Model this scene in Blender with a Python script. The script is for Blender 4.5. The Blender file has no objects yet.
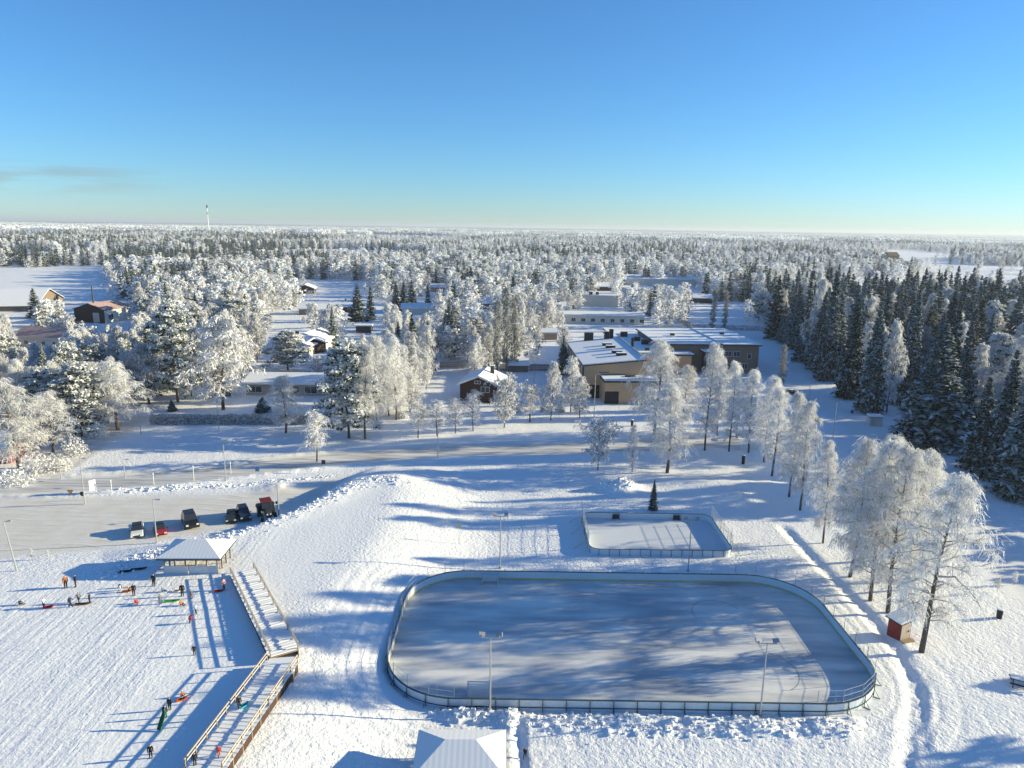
import bpy, math, random
import numpy as np
from mathutils import Vector, Matrix
R = math.radians
random.seed(7)
rng = np.random.default_rng(11)
D = bpy.data
SC = bpy.context.scene
COL = SC.collection

# ------------------------------------------------------------------ camera geometry
F, CAMH, CX, CY = 711.0, 48.0, 512.0, 384.0
PITCH = math.atan((384 - 227.5) / F)
ROLL = math.atan(15 / 1024)
cp_, sp_ = math.cos(PITCH), math.sin(PITCH)
cr_, sr_ = math.cos(ROLL), math.sin(ROLL)
V_R = np.array([cr_, sr_ * sp_, sr_ * cp_])
V_F = np.array([0, cp_, -sp_])
V_U = np.cross(V_R, V_F)

def ray(px, py):
    d = (px - CX) * V_R - (py - CY) * V_U + F * V_F
    return d

def GZ(px, py, z=0.0):
    d = ray(px, py)
    t = (z - CAMH) / d[2]
    return (d[0] * t, d[1] * t)

def project(x, y, z):
    x = np.asarray(x, float); y = np.asarray(y, float); z = np.asarray(z, float)
    zz = z - CAMH
    a = x * V_R[0] + y * V_R[1] + zz * V_R[2]
    b = x * V_U[0] + y * V_U[1] + zz * V_U[2]
    c = x * V_F[0] + y * V_F[1] + zz * V_F[2]
    c = np.where(c < 1, 1, c)
    return CX + F * a / c, CY - F * b / c

# ------------------------------------------------------------------ noise
def _hash(ix, iy, s):
    h = (ix.astype(np.int64) * 374761393 + iy.astype(np.int64) * 668265263 + s * 1442695041) & 0xFFFFFFFF
    h = ((h ^ (h >> 13)) * 1274126177) & 0xFFFFFFFF
    return ((h ^ (h >> 16)) & 0xFFFF) / 65535.0

def vnoise(x, y, s=0):
    ix = np.floor(x); iy = np.floor(y)
    fx = x - ix; fy = y - iy
    fx = fx * fx * (3 - 2 * fx); fy = fy * fy * (3 - 2 * fy)
    a = _hash(ix, iy, s); b = _hash(ix + 1, iy, s); c = _hash(ix, iy + 1, s); d = _hash(ix + 1, iy + 1, s)
    return (a + (b - a) * fx) * (1 - fy) + (c + (d - c) * fx) * fy

def fbm(x, y, o=4, s=0):
    r = 0; a = 0.5; t = 0
    for i in range(o):
        r = r + a * vnoise(x, y, s + i * 17); t += a
        x = x * 2.03 + 5.1; y = y * 2.03 + 3.7; a *= 0.5
    return r / t

def sstep(e0, e1, v):
    t = np.clip((v - e0) / (e1 - e0), 0, 1)
    return t * t * (3 - 2 * t)

def seg_dist(x, y, pts):
    best = np.full(np.shape(x), 1e9)
    for (ax, ay), (bx, by) in zip(pts[:-1], pts[1:]):
        dx, dy = bx - ax, by - ay
        t = np.clip(((x - ax) * dx + (y - ay) * dy) / (dx * dx + dy * dy + 1e-9), 0, 1)
        best = np.minimum(best, np.hypot(x - ax - t * dx, y - ay - t * dy))
    return best

def in_poly(x, y, poly):
    r = np.zeros(np.shape(x), bool)
    n = len(poly); j = n - 1
    for i in range(n):
        xi, yi = poly[i]; xj, yj = poly[j]
        c = ((yi > y) != (yj > y)) & (x < (xj - xi) * (y - yi) / (yj - yi + 1e-12) + xi)
        r ^= c; j = i
    return r

def poly_sd(x, y, poly):
    d = seg_dist(x, y, poly + [poly[0]])
    return np.where(in_poly(x, y, poly), -d, d)

# ------------------------------------------------------------------ terrain layout
HILL_Z = 2.3
hill_poly = [GZ(px, py, HILL_Z) for px, py in [(-420, 615), (100, 577), (235, 537), (300, 512), (362, 484), (392, 483), (372, 530), (325, 585), (285, 640), (262, 700), (225, 768), (150, 950), (-700, 950)]]
crest = [GZ(px, py, HILL_Z) for px, py in [(228, 528), (290, 515), (340, 492), (372, 480), (396, 480)]]
ridge = [GZ(px, py, 0.5) for px, py in [(396, 482), (470, 474), (560, 470), (620, 470)]]
ridge2 = [GZ(px, py, 0.5) for px, py in [(655, 478), (700, 482), (770, 486)]]
RX0, RX1 = -13.3, 40.3
_, RY0 = GZ(640, 711)
_, RY1 = GZ(600, 581)
RR = 8.0
piles = [(620, 489, 2.0, 3.2), (456, 716, .45, 1.6), (474, 716, .5, 1.4), (508, 716, 0.45, 1.8), (735, 497, .7, 3), (30, 452, .8, 4), (275, 488, .5, 3)]
pile_w = [(*GZ(a, b), h, w) for a, b, h, w in piles]
bank_front = [GZ(a, b) for a, b in [(512, 722), (600, 724), (720, 728), (850, 728)]]
track1 = [GZ(a, b) for a, b in [(784, 528), (820, 565), (862, 607), (900, 655), (915, 690), (912, 730), (900, 800)]]
track2 = [GZ(a, b) for a, b in [(922, 680), (925, 730), (930, 800)]]
track3 = [GZ(a, b) for a, b in [(735, 706), (700, 725), (560, 745), (300, 735)]]
foot1 = [GZ(a, b) for a, b in [(522, 712), (519, 735), (523, 790)]]
road_main = [GZ(a, b) for a, b in [(-140, 478), (-40, 488), (60, 486), (170, 478), (260, 467), (340, 458), (450, 451), (560, 449), (640, 446), (700, 442), (740, 446)]]
road_side = [GZ(a, b) for a, b in [(30, 484), (60, 464), (95, 441), (135, 420)]]
road_right = [GZ(a, b) for a, b in [(735, 352), (790, 385), (860, 425), (930, 475), (1010, 560), (1120, 660)]]
lot = [GZ(a, b) for a, b in [(-60, 500), (120, 500), (240, 497), (345, 480), (310, 500), (262, 520), (200, 530), (110, 545), (0, 560), (-100, 560)]]
court_a = GZ(585, 552); court_b = GZ(738, 519)
SX0, SX1, SY0, SY1 = GZ(590, 553, .5)[0], GZ(733, 553, .5)[0], GZ(650, 556)[1], GZ(650, 519)[1]

def rink_sd(x, y, x0=RX0, x1=RX1, y0=RY0, y1=RY1, r=RR):
    cx, cy = (x0 + x1) / 2, (y0 + y1) / 2
    qx = np.abs(x - cx) - (x1 - x0) / 2 + r
    qy = np.abs(y - cy) - (y1 - y0) / 2 + r
    return np.hypot(np.maximum(qx, 0), np.maximum(qy, 0)) + np.minimum(np.maximum(qx, qy), 0) - r

def base_h(x, y):
    """smooth part of the ground"""
    x = np.asarray(x, float); y = np.asarray(y, float)
    d = poly_sd(x, y, hill_poly)
    fall = np.where((x > GZ(372, 500, 2)[0] - 8) | (y < 105), 15.0, 5.0)
    wgt = sstep(-26, -36, x) * sstep(95, 104, y)
    fall = 19.0 * (1 - wgt) + 5.0 * wgt
    h = HILL_Z * (1 - sstep(0, 1, d / fall))
    dc = seg_dist(x, y, crest)
    h = h + 0.2 * np.exp(-(dc / 3.0) ** 2)
    dr = seg_dist(x, y, ridge)
    h = h + 0.4 * np.exp(-(dr / 5.0) ** 2)
    dr = seg_dist(x, y, ridge2)
    h = h + 0.8 * np.exp(-(dr / 3.5) ** 2)
    far = sstep(400, 3000, np.hypot(x, y))
    h = h + far * 14 * (fbm(x / 1500, y / 1500, 3, 5) - 0.5)
    return h

def smooth_mask(x, y):
    """0 where the ground is packed flat, 1 where it is rough snow"""
    m = sstep(0.0, 2.0, rink_sd(x, y))
    m = m * sstep(0, 1.5, rink_sd(x, y, SX0, SX1, SY0, SY1, 2.0))
    m = m * (0.12 + 0.88 * sstep(0, 3, poly_sd(x, y, lot)))
    m = m * (0.05 + 0.95 * sstep(3.6, 5.5, seg_dist(x, y, road_main)))
    m = m * (0.05 + 0.95 * sstep(2.6, 4.5, seg_dist(x, y, road_side)))
    m = m * (0.2 + 0.8 * sstep(3, 6, seg_dist(x, y, road_right)))
    return m

def ground_h(x, y):
    x = np.asarray(x, float); y = np.asarray(y, float)
    h = base_h(x, y)
    m = smooth_mask(x, y)
    hillin = 1 - sstep(-4, 6, poly_sd(x, y, hill_poly))
    amp = m * (1 - 0.75 * hillin)
    near = 1 - sstep(250, 500, y)
    h = h + near * amp * (0.14 * (fbm(x / 6, y / 6, 3, 1) - 0.5) + 0.08 * (fbm(x / .8, y / .8, 3, 2) - 0.5))
    # rough snow thrown up by ploughs
    lump = fbm(x / 1.1, y / 1.1, 4, 3)
    for px, py, hh, w in pile_w:
        h = h + hh * np.exp(-(((x - px) / w) ** 2 + ((y - py) / (w * .8)) ** 2)) * (0.5 + lump)
    db = seg_dist(x, y, bank_front)
    h = h + 0.5 * np.exp(-(db / 1.7) ** 2) * (lump ** 1.5) * 1.6
    dc = seg_dist(x, y, crest)
    h = h + 0.3 * np.exp(-(dc / 2.6) ** 2) * (lump - 0.45)
    for px in (crest,):
        pass
    for tr, w, dep in ((track1, .85, .34), (track2, .5, .12), (track3, .5, .10), (foot1, .5, .30)):
        dt = seg_dist(x, y, tr)
        h = h - dep * np.exp(-(dt / w) ** 2) * (0.75 + 0.5 * vnoise(x * 1.5, y * 1.5, 9)) + 0.08 * dep * np.exp(-((dt - w * 1.8) / (w * .6)) ** 2)
    # plough ridges beside the road
    dm = seg_dist(x, y, road_main)
    h = h + 0.38 * np.exp(-((dm - 5.3) / 1.0) ** 2) * (0.5 + lump)
    rk = rink_sd(x, y)
    wb = 1.2 * (fbm(x / 9, y / 9, 2, 61) - .5)
    for k_, a_ in ((2.3, .07), (3.7, .07), (5.0, .05), (6.3, .06), (8.4, .05)):
        h = h - a_ * np.exp(-((rk + wb * (k_ / 5) - k_) / .26) ** 2) * near
    w = sstep(1.2, 0.0, rk)
    h = h * (1 - w) + (-0.04) * w
    w = sstep(1.0, 0.0, rink_sd(x, y, SX0, SX1, SY0, SY1, 2.0))
    h = h * (1 - w) + 0.0 * w
    return h

def gh(x, y):
    return float(ground_h(np.array([x]), np.array([y]))[0])

def G(px, py):
    """ground point seen at a pixel of the photograph"""
    z = 0.0
    for _ in range(14):
        x, y = GZ(px, py, z)
        z = 0.5 * z + 0.5 * gh(x, y)
    x, y = GZ(px, py, z)
    return Vector((x, y, gh(x, y)))

def height_at(p, py_top, px=None):
    """height of something standing at p whose top is at pixel row py_top"""
    qx, qy = project(p[0], p[1], p[2])
    d = ray(float(qx), py_top)
    t = p[1] / d[1]
    return CAMH + d[2] * t - p[2]

# ------------------------------------------------------------------ materials
MATS = {}
def nodes_of(m):
    m.use_nodes = True
    nt = m.node_tree
    return nt, nt.nodes, nt.links

def mat(name, col, rough=0.7, metal=0.0, vary=0.12, scale=1.5, spec=0.3, bump=0.0, emis=None, trans=0):
    if name in MATS: return MATS[name]
    m = D.materials.new(name); nt, N, L = nodes_of(m)
    b = N['Principled BSDF']
    b.inputs['Roughness'].default_value = rough
    b.inputs['Metallic'].default_value = metal
    b.inputs['Specular IOR Level'].default_value = spec
    tc = N.new('ShaderNodeTexCoord'); no = N.new('ShaderNodeTexNoise')
    no.inputs['Scale'].default_value = scale; no.inputs['Detail'].default_value = 3
    L.new(tc.outputs['Object'], no.inputs['Vector'])
    mx = N.new('ShaderNodeMix'); mx.data_type = 'RGBA'
    mx.inputs['A'].default_value = (*[c * (1 - vary) for c in col], 1)
    mx.inputs['B'].default_value = (*[min(1, c * (1 + vary)) for c in col], 1)
    L.new(no.outputs['Fac'], mx.inputs['Factor'])
    L.new(mx.outputs['Result'], b.inputs['Base Color'])
    if bump:
        bp = N.new('ShaderNodeBump'); bp.inputs['Strength'].default_value = bump; bp.inputs['Distance'].default_value = 0.05
        L.new(no.outputs['Fac'], bp.inputs['Height']); L.new(bp.outputs['Normal'], b.inputs['Normal'])
    MATS[name] = m
    return m

def foliage_mat(name, ca, cb, translucent=0.25, per_obj=0.12, nscale=0.8):
    m = D.materials.new(name); nt, N, L = nodes_of(m)
    for n in list(N): N.remove(n)
    out = N.new('ShaderNodeOutputMaterial')
    geo = N.new('ShaderNodeNewGeometry'); oi = N.new('ShaderNodeObjectInfo')
    tc = N.new('ShaderNodeTexCoord'); no = N.new('ShaderNodeTexNoise')
    no.inputs['Scale'].default_value = nscale; no.inputs['Detail'].default_value = 2
    L.new(tc.outputs['Object'], no.inputs['Vector'])
    ad = N.new('ShaderNodeMath'); ad.operation = 'MULTIPLY_ADD'
    L.new(geo.outputs['Random Per Island'], ad.inputs[0]); ad.inputs[1].default_value = 0.5
    mu = N.new('ShaderNodeMath'); mu.operation = 'MULTIPLY'; mu.inputs[1].default_value = 0.5
    L.new(no.outputs['Fac'], mu.inputs[0]); L.new(mu.outputs[0], ad.inputs[2])
    mx = N.new('ShaderNodeMix'); mx.data_type = 'RGBA'
    mx.inputs['A'].default_value = (*ca, 1); mx.inputs['B'].default_value = (*cb, 1)
    L.new(ad.outputs[0], mx.inputs['Factor'])
    hs = N.new('ShaderNodeHueSaturation')
    mr = N.new('ShaderNodeMapRange'); mr.inputs['To Min'].default_value = 1 - per_obj; mr.inputs['To Max'].default_value = 1 + per_obj
    L.new(oi.outputs['Random'], mr.inputs['Value']); L.new(mr.outputs[0], hs.inputs['Value'])
    L.new(mx.outputs['Result'], hs.inputs['Color'])
    df = N.new('ShaderNodeBsdfDiffuse'); tr = N.new('ShaderNodeBsdfTranslucent'); ms = N.new('ShaderNodeMixShader')
    ms.inputs[0].default_value = translucent
    L.new(hs.outputs[0], df.inputs[0]); L.new(hs.outputs[0], tr.inputs[0])
    L.new(df.outputs[0], ms.inputs[1]); L.new(tr.outputs[0], ms.inputs[2]); L.new(ms.outputs[0], out.inputs[0])
    MATS[name] = m
    return m

M_frost = foliage_mat('frosted_twigs', (.66, .65, .65), (.90, .91, .92), 0.28)
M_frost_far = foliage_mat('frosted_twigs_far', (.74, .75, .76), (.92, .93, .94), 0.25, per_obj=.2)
M_needle = foliage_mat('spruce_needles', (.020, .034, .027), (.065, .092, .072), 0.05, per_obj=.3)
M_needle_fr = foliage_mat('rimed_needles', (.16, .20, .20), (.52, .57, .57), 0.1, per_obj=.25)
M_snowtuft = foliage_mat('snow_on_needles', (.60, .62, .62), (.86, .86, .85), 0.15, per_obj=.05)
M_bark = mat('dark_bark', (.10, .08, .07), .9, vary=.5, scale=3)
M_bark_b = mat('birch_bark', (.30, .27, .25), .9, vary=.6, scale=2.5)
M_snow = mat('roof_snow', (.84, .85, .87), .75, vary=.03, scale=.6, spec=.2, bump=.15)
M_white = mat('white_paint', (.75, .75, .73), .5)
M_offwhite = mat('cream_render', (.66, .62, .54), .8)
M_tan = mat('tan_brick', (.50, .345, .215), .85, vary=.10, scale=2.2)
M_taupe = mat('taupe_brick', (.20, .155, .120), .85, vary=.12, scale=2)
M_brown = mat('dark_brown_board', (.055, .030, .024), .8, vary=.25)
M_redhut = mat('red_board', (.20, .026, .022), .7, vary=.2)
M_redroof = mat('red_roof_sheet', (.48, .33, .30), .7, vary=.45, scale=.5)
M_black = mat('black_metal', (.02, .02, .022), .5)
M_dark = mat('dark_trim', (.045, .045, .05), .6)
M_grey = mat('galvanised_steel', (.42, .43, .44), .45, metal=.4)
M_glass = mat('window_glass', (.03, .04, .055), .12, spec=.6)
M_wood = mat('weathered_wood', (.30, .22, .15), .85, vary=.25, scale=4)
M_woodpale = mat('pale_wood', (.55, .47, .37), .85, vary=.2, scale=4)
M_board = mat('rink_board_white', (.62, .68, .72), .55, vary=.06)
M_kick = mat('kick_plate_brown', (.16, .09, .04), .6, vary=.3)
M_kicky = mat('kick_plate_yellow', (.62, .47, .22), .6, vary=.25)
M_rail = mat('dark_teal_rail', (.05, .09, .11), .5)
M_net = mat('frosted_net', (.70, .72, .74), .8)
M_yellow = mat('yellow_paint', (.65, .48, .05), .5)

def tagged(o, label=None, cat=None, group=None, kind=None):
    if label: o['label'] = label
    if cat: o['category'] = cat
    if group: o['group'] = group
    if kind: o['kind'] = kind
    return o

def empty(name, loc=(0, 0, 0), rz=0, **kw):
    o = D.objects.new(name, None); o.empty_display_size = .3
    COL.objects.link(o); o.location = loc; o.rotation_euler = (0, 0, rz)
    tagged(o, **kw)
    return o

class MB:
    """collects shapes and links them as one mesh object"""
    def __init__(s): s.v = []; s.f = []; s.mi = []
    def add(s, vs, fs, mi=0):
        o = len(s.v); s.v += [tuple(v) for v in vs]; s.f += [tuple(i + o for i in f) for f in fs]; s.mi += [mi] * len(fs)
        return s
    def box(s, a, b, mi=0, M=None):
        (x0, y0, z0), (x1, y1, z1) = a, b
        vs = [(x0, y0, z0), (x1, y0, z0), (x1, y1, z0), (x0, y1, z0), (x0, y0, z1), (x1, y0, z1), (x1, y1, z1), (x0, y1, z1)]
        if M is not None: vs = [tuple(M @ Vector(v)) for v in vs]
        return s.add(vs, [(0, 3, 2, 1), (4, 5, 6, 7), (0, 1, 5, 4), (1, 2, 6, 5), (2, 3, 7, 6), (3, 0, 4, 7)], mi)
    def bar(s, p, q, w, h=None, mi=0):
        h = h or w; p = Vector(p); q = Vector(q); d = (q - p)
        L = d.length; d.normalize()
        up = Vector((0, 0, 1)) if abs(d.z) < .95 else Vector((0, 1, 0))
        sx = d.cross(up).normalized(); uz = sx.cross(d).normalized()
        vs = []
        for t in (p, q):
            for a, b in ((-1, -1), (1, -1), (1, 1), (-1, 1)):
                vs.append(t + sx * a * w / 2 + uz * b * h / 2)
        return s.add(vs, [(0, 3, 2, 1), (4, 5, 6, 7), (0, 1, 5, 4), (1, 2, 6, 5), (2, 3, 7, 6), (3, 0, 4, 7)], mi)
    def tube(s, pts, rad, n=8, mi=0):
        pts = [Vector(p) for p in pts]
        if not hasattr(rad, '__len__'): rad = [rad] * len(pts)
        vs = []; fs = []
        for i, p in enumerate(pts):
            d = (pts[min(i + 1, len(pts) - 1)] - pts[max(i - 1, 0)]).normalized()
            up = Vector((0, 0, 1)) if abs(d.z) < .9 else Vector((0, 1, 0))
            a = d.cross(up).normalized(); b = a.cross(d).normalized()
            for k in range(n):
                t = 2 * math.pi * k / n
                vs.append(p + (a * math.cos(t) + b * math.sin(t)) * rad[i])
        for i in range(len(pts) - 1):
            for k in range(n):
                fs.append((i * n + k, i * n + (k + 1) % n, (i + 1) * n + (k + 1) % n, (i + 1) * n + k))
        fs.append(tuple(range(n))[::-1]); fs.append(tuple(range((len(pts) - 1) * n, len(pts) * n)))
        return s.add(vs, fs, mi)
    def prism(s, poly, z0, z1, mi=0):
        n = len(poly)
        vs = [(x, y, z0) for x, y in poly] + [(x, y, z1) for x, y in poly]
        fs = [tuple(range(n))[::-1], tuple(range(n, 2 * n))] + [(i, (i + 1) % n, n + (i + 1) % n, n + i) for i in range(n)]
        return s.add(vs, fs, mi)
    def mesh(s, name, mats, smooth=False):
        me = D.meshes.new(name); me.from_pydata(s.v, [], s.f)
        for m in (mats if isinstance(mats, (list, tuple)) else [mats]): me.materials.append(m)
        me.polygons.foreach_set('material_index', s.mi)
        if smooth: me.polygons.foreach_set('use_smooth', [True] * len(me.polygons))
        me.update(); return me
    def build(s, name, mats, parent=None, loc=None, rz=0, smooth=False, bevel=0, **kw):
        o = D.objects.new(name, s.mesh(name, mats, smooth)); COL.objects.link(o)
        if parent: o.parent = parent
        if loc is not None: o.location = loc
        o.rotation_euler[2] = rz
        if bevel:
            b = o.modifiers.new('bevel', 'BEVEL'); b.width = bevel; b.segments = 2; b.limit_method = 'ANGLE'
        tagged(o, **kw)
        return o

def np_mesh(name, verts, quads, mats, mi=None, smooth=False, attrs=None):
    me = D.meshes.new(name)
    n = len(verts); q = len(quads); k = quads.shape[1]
    me.vertices.add(n); me.vertices.foreach_set('co', np.asarray(verts, np.float32).ravel())
    me.loops.add(q * k); me.loops.foreach_set('vertex_index', np.asarray(quads, np.int32).ravel())
    me.polygons.add(q); me.polygons.foreach_set('loop_start', np.arange(0, q * k, k, dtype=np.int32))
    for m in mats: me.materials.append(m)
    if mi is not None: me.polygons.foreach_set('material_index', np.asarray(mi, np.int32))
    me.polygons.foreach_set('use_smooth', np.full(q, smooth))
    me.update(calc_edges=True)
    if attrs:
        for an, av in attrs.items():
            a = me.attributes.new(an, 'FLOAT', 'POINT'); a.data.foreach_set('value', np.asarray(av, np.float32))
    return me

def copy_tree(o, parent=None):
    c = o.copy(); COL.objects.link(c); c.parent = parent
    for ch in list(o.children): copy_tree(ch, c)
    return c
def wipe(o):
    for ch in list(o.children): wipe(ch)
    D.objects.remove(o)
SKY_STR = 0.1; SKY_DUST = 0.0; SKY_OZONE = 7.3; SUN_STR = 4.5; SUN_COL = (1, .88, .55); EXPOSURE = 1.12; HAZE = 0.00009; SKY_AIR = 1.0
# ------------------------------------------------------------------ world, sun, camera
SUN_EL, SUN_AZ = R(13.8), R(9)          # azimuth from +X towards +Y
w = D.worlds.new("World"); SC.world = w; w.use_nodes = True
nt = w.node_tree; N = nt.nodes; L = nt.links
bg = N['Background']
sky = N.new('ShaderNodeTexSky'); sky.sky_type = 'NISHITA'; sky.sun_disc = False
sky.sun_elevation = SUN_EL; sky.sun_rotation = R(90) - SUN_AZ
sky.altitude = 100; sky.air_density = SKY_AIR; sky.dust_density = SKY_DUST; sky.ozone_density = SKY_OZONE
bg.inputs['Strength'].default_value = SKY_STR
# a faint band of thin cloud low over the horizon
tc = N.new('ShaderNodeTexCoord'); mp = N.new('ShaderNodeMapping'); no = N.new('ShaderNodeTexNoise')
mp.inputs['Scale'].default_value = (5, 5, 60); no.inputs['Scale'].default_value = 1.6; no.inputs['Detail'].default_value = 5
L.new(tc.outputs['Generated'], mp.inputs['Vector']); L.new(mp.outputs[0], no.inputs['Vector'])
sx = N.new('ShaderNodeSeparateXYZ'); L.new(tc.outputs['Generated'], sx.inputs[0])
def mrange(v, a, b, c=0, d=1):
    n = N.new('ShaderNodeMapRange'); n.interpolation_type = 'SMOOTHSTEP'
    L.new(v, n.inputs['Value'])
    for k, x in zip(('From Min', 'From Max', 'To Min', 'To Max'), (a, b, c, d)): n.inputs[k].default_value = x
    return n.outputs[0]
def mul(a, b):
    n = N.new('ShaderNodeMath'); n.operation = 'MULTIPLY'
    L.new(a, n.inputs[0])
    if isinstance(b, (int, float)): n.inputs[1].default_value = b
    else: L.new(b, n.inputs[1])
    return n.outputs[0]
dl = ray(40, 176); dl = dl / np.linalg.norm(dl)
m1 = mul(mrange(sx.outputs[2], dl[2] - .024, dl[2] - .006), mrange(sx.outputs[2], dl[2] + .006, dl[2] + .02, 1, 0))
m1 = mul(m1, mrange(sx.outputs[0], dl[0] + .01, dl[0] + .15, 1, 0))
m1 = mul(mul(m1, mrange(no.outputs['Fac'], .38, .58)), .55)
mix = N.new('ShaderNodeMix'); mix.data_type = 'RGBA'; mix.blend_type = 'MULTIPLY'
mix.inputs['B'].default_value = (.98, .66, .56, 1)
L.new(m1, mix.inputs['Factor']); L.new(sky.outputs[0], mix.inputs['A']); tint = N.new('ShaderNodeMix'); tint.data_type = 'RGBA'; tint.blend_type = 'MULTIPLY'; tint.inputs['Factor'].default_value = 1; tint.inputs['B'].default_value = (.93, .97, .93, 1)
L.new(mix.outputs['Result'], tint.inputs['A']); L.new(tint.outputs['Result'], bg.inputs['Color'])

su = D.lights.new('sun', 'SUN'); su.energy = SUN_STR; su.angle = R(0.5); su.color = SUN_COL
so = D.objects.new('sun', su); COL.objects.link(so)
sd = Vector((math.cos(SUN_EL) * math.cos(SUN_AZ), math.cos(SUN_EL) * math.sin(SUN_AZ), math.sin(SUN_EL)))
so.rotation_euler = sd.to_track_quat('Z', 'Y').to_euler(); so.location = sd * 300

cam = D.cameras.new('camera'); cam.sensor_width = 36; cam.lens = F * 36 / 1024; cam.clip_start = 1; cam.clip_end = 60000
co = D.objects.new('camera', cam); COL.objects.link(co); SC.camera = co
Mx = Matrix(((V_R[0], V_U[0], -V_F[0], 0), (V_R[1], V_U[1], -V_F[1], 0), (V_R[2], V_U[2], -V_F[2], CAMH), (0, 0, 0, 1)))
co.matrix_world = Mx
vs = SC.view_settings; vs.view_transform = 'Standard'; vs.look = 'None'; vs.exposure = EXPOSURE; vs.gamma = 1
SC.cycles.max_bounces = 5; SC.cycles.diffuse_bounces = 3; SC.cycles.transparent_max_bounces = 4
SC.cycles.volume_bounces = 0
SC.cycles.use_denoising = True

# ------------------------------------------------------------------ ground sheet
def ground_material():
    m = D.materials.new('snow_ground'); nt, N, L = nodes_of(m)
    b = N['Principled BSDF']; b.inputs['Roughness'].default_value = .7; b.inputs['Specular IOR Level'].default_value = .25
    geo = N.new('ShaderNodeNewGeometry')
    def attr(n):
        a = N.new('ShaderNodeAttribute'); a.attribute_name = n; return a.outputs['Fac']
    def noise(scale, det=3, vec=None):
        n = N.new('ShaderNodeTexNoise'); n.inputs['Scale'].default_value = scale; n.inputs['Detail'].default_value = det
        L.new(vec or geo.outputs['Position'], n.inputs['Vector']); return n.outputs['Fac']
    def math_(op, a, b_):
        n = N.new('ShaderNodeMath'); n.operation = op
        for i, v in enumerate((a, b_)):
            if isinstance(v, (int, float)): n.inputs[i].default_value = v
            else: L.new(v, n.inputs[i])
        return n.outputs[0]
    def mrange(v, a, b):
        n = N.new('ShaderNodeMapRange'); n.interpolation_type = 'SMOOTHSTEP'; L.new(v, n.inputs['Value']); n.inputs['From Min'].default_value = a; n.inputs['From Max'].default_value = b; return n.outputs[0]
    def mixc(f, a, c):
        n = N.new('ShaderNodeMix'); n.data_type = 'RGBA'
        L.new(f, n.inputs['Factor'])
        for k, v in (('A', a), ('B', c)):
            if isinstance(v, tuple): n.inputs[k].default_value = (*v, 1)
            else: L.new(v, n.inputs[k])
        return n.outputs['Result']
    big = noise(.05, 3)
    c = mixc(big, (.82, .83, .85), (.90, .90, .90))
    pk = math_('MULTIPLY', attr('packed'), math_('ADD', math_('MULTIPLY', noise(.35, 4), .9), .35))
    c = mixc(pk, c, (.68, .64, .57))
    L.new(c, b.inputs['Base Color'])
    # trodden and wind-blown surface
    rough = attr('rough'); groom = attr('groom')
    h1 = math_('MULTIPLY', noise(2.2, 5), 0.13)
    h2 = math_('MULTIPLY', noise(5.5, 3), 0.08)
    vo = N.new('ShaderNodeTexVoronoi'); vo.inputs['Scale'].default_value = 1.5; L.new(geo.outputs['Position'], vo.inputs['Vector'])
    h3 = math_('MULTIPLY', math_('MINIMUM', vo.outputs['Distance'], .45), 0.11)
    hr = math_('MULTIPLY', math_('ADD', math_('ADD', h1, h2), h3), rough)
    # groomer lines
    a = Vector((*GZ(10, 657, 2.6), 0)); bb = Vector((*GZ(52, 620, 2.6), 0)); d = (bb - a).normalized()
    ang = math.atan2(d.y, d.x)
    mp = N.new('ShaderNodeMapping'); mp.inputs['Rotation'].default_value = (0, 0, -ang)
    L.new(geo.outputs['Position'], mp.inputs['Vector'])
    st = N.new('ShaderNodeMapping'); st.inputs['Scale'].default_value = (.16, 1.7, 1)
    L.new(mp.outputs[0], st.inputs['Vector'])
    ns = noise(1.0, 5, st.outputs[0])
    mp3 = N.new('ShaderNodeMapping'); mp3.inputs['Rotation'].default_value = (0, 0, -ang + .35); mp3.inputs['Scale'].default_value = (.22, 2.1, 1)
    L.new(geo.outputs['Position'], mp3.inputs['Vector'])
    ns2 = noise(.8, 4, mp3.outputs[0])
    msk = mrange(noise(.12, 3), .38, .6)
    ns = math_('ADD', math_('MULTIPLY', ns, .11), math_('MULTIPLY', math_('MULTIPLY', ns2, msk), .13))
    hg = math_('MULTIPLY', math_('ADD', ns, math_('MULTIPLY', noise(3.5, 3), .05)), groom)
    # wheel tracks along x on packed areas
    st2 = N.new('ShaderNodeMapping'); st2.inputs['Scale'].default_value = (.12, 1.6, 1); st2.inputs['Rotation'].default_value = (0, 0, -.1)
    L.new(geo.outputs['Position'], st2.inputs['Vector'])
    hp = math_('MULTIPLY', math_('MULTIPLY', noise(1, 3, st2.outputs[0]), .12), attr('packed'))
    wv = N.new('ShaderNodeTexWave'); wv.inputs['Scale'].default_value = .16; wv.inputs['Distortion'].default_value = 9; wv.inputs['Detail'].default_value = 2; wv.inputs['Detail Scale'].default_value = .35
    wv.bands_direction = 'Y'; L.new(geo.outputs['Position'], wv.inputs['Vector'])
    rut = math_('POWER', wv.outputs['Fac'], 6.0)
    hp = math_('ADD', hp, math_('MULTIPLY', math_('MULTIPLY', rut, .05), attr('packed')))
    h = math_('ADD', math_('ADD', hr, hg), hp)
    bp = N.new('ShaderNodeBump'); bp.inputs['Strength'].default_value = .8; bp.inputs['Distance'].default_value = 1.0
    L.new(h, bp.inputs['Height']); L.new(bp.outputs['Normal'], b.inputs['Normal'])
    return m
M_ground = ground_material()

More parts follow.
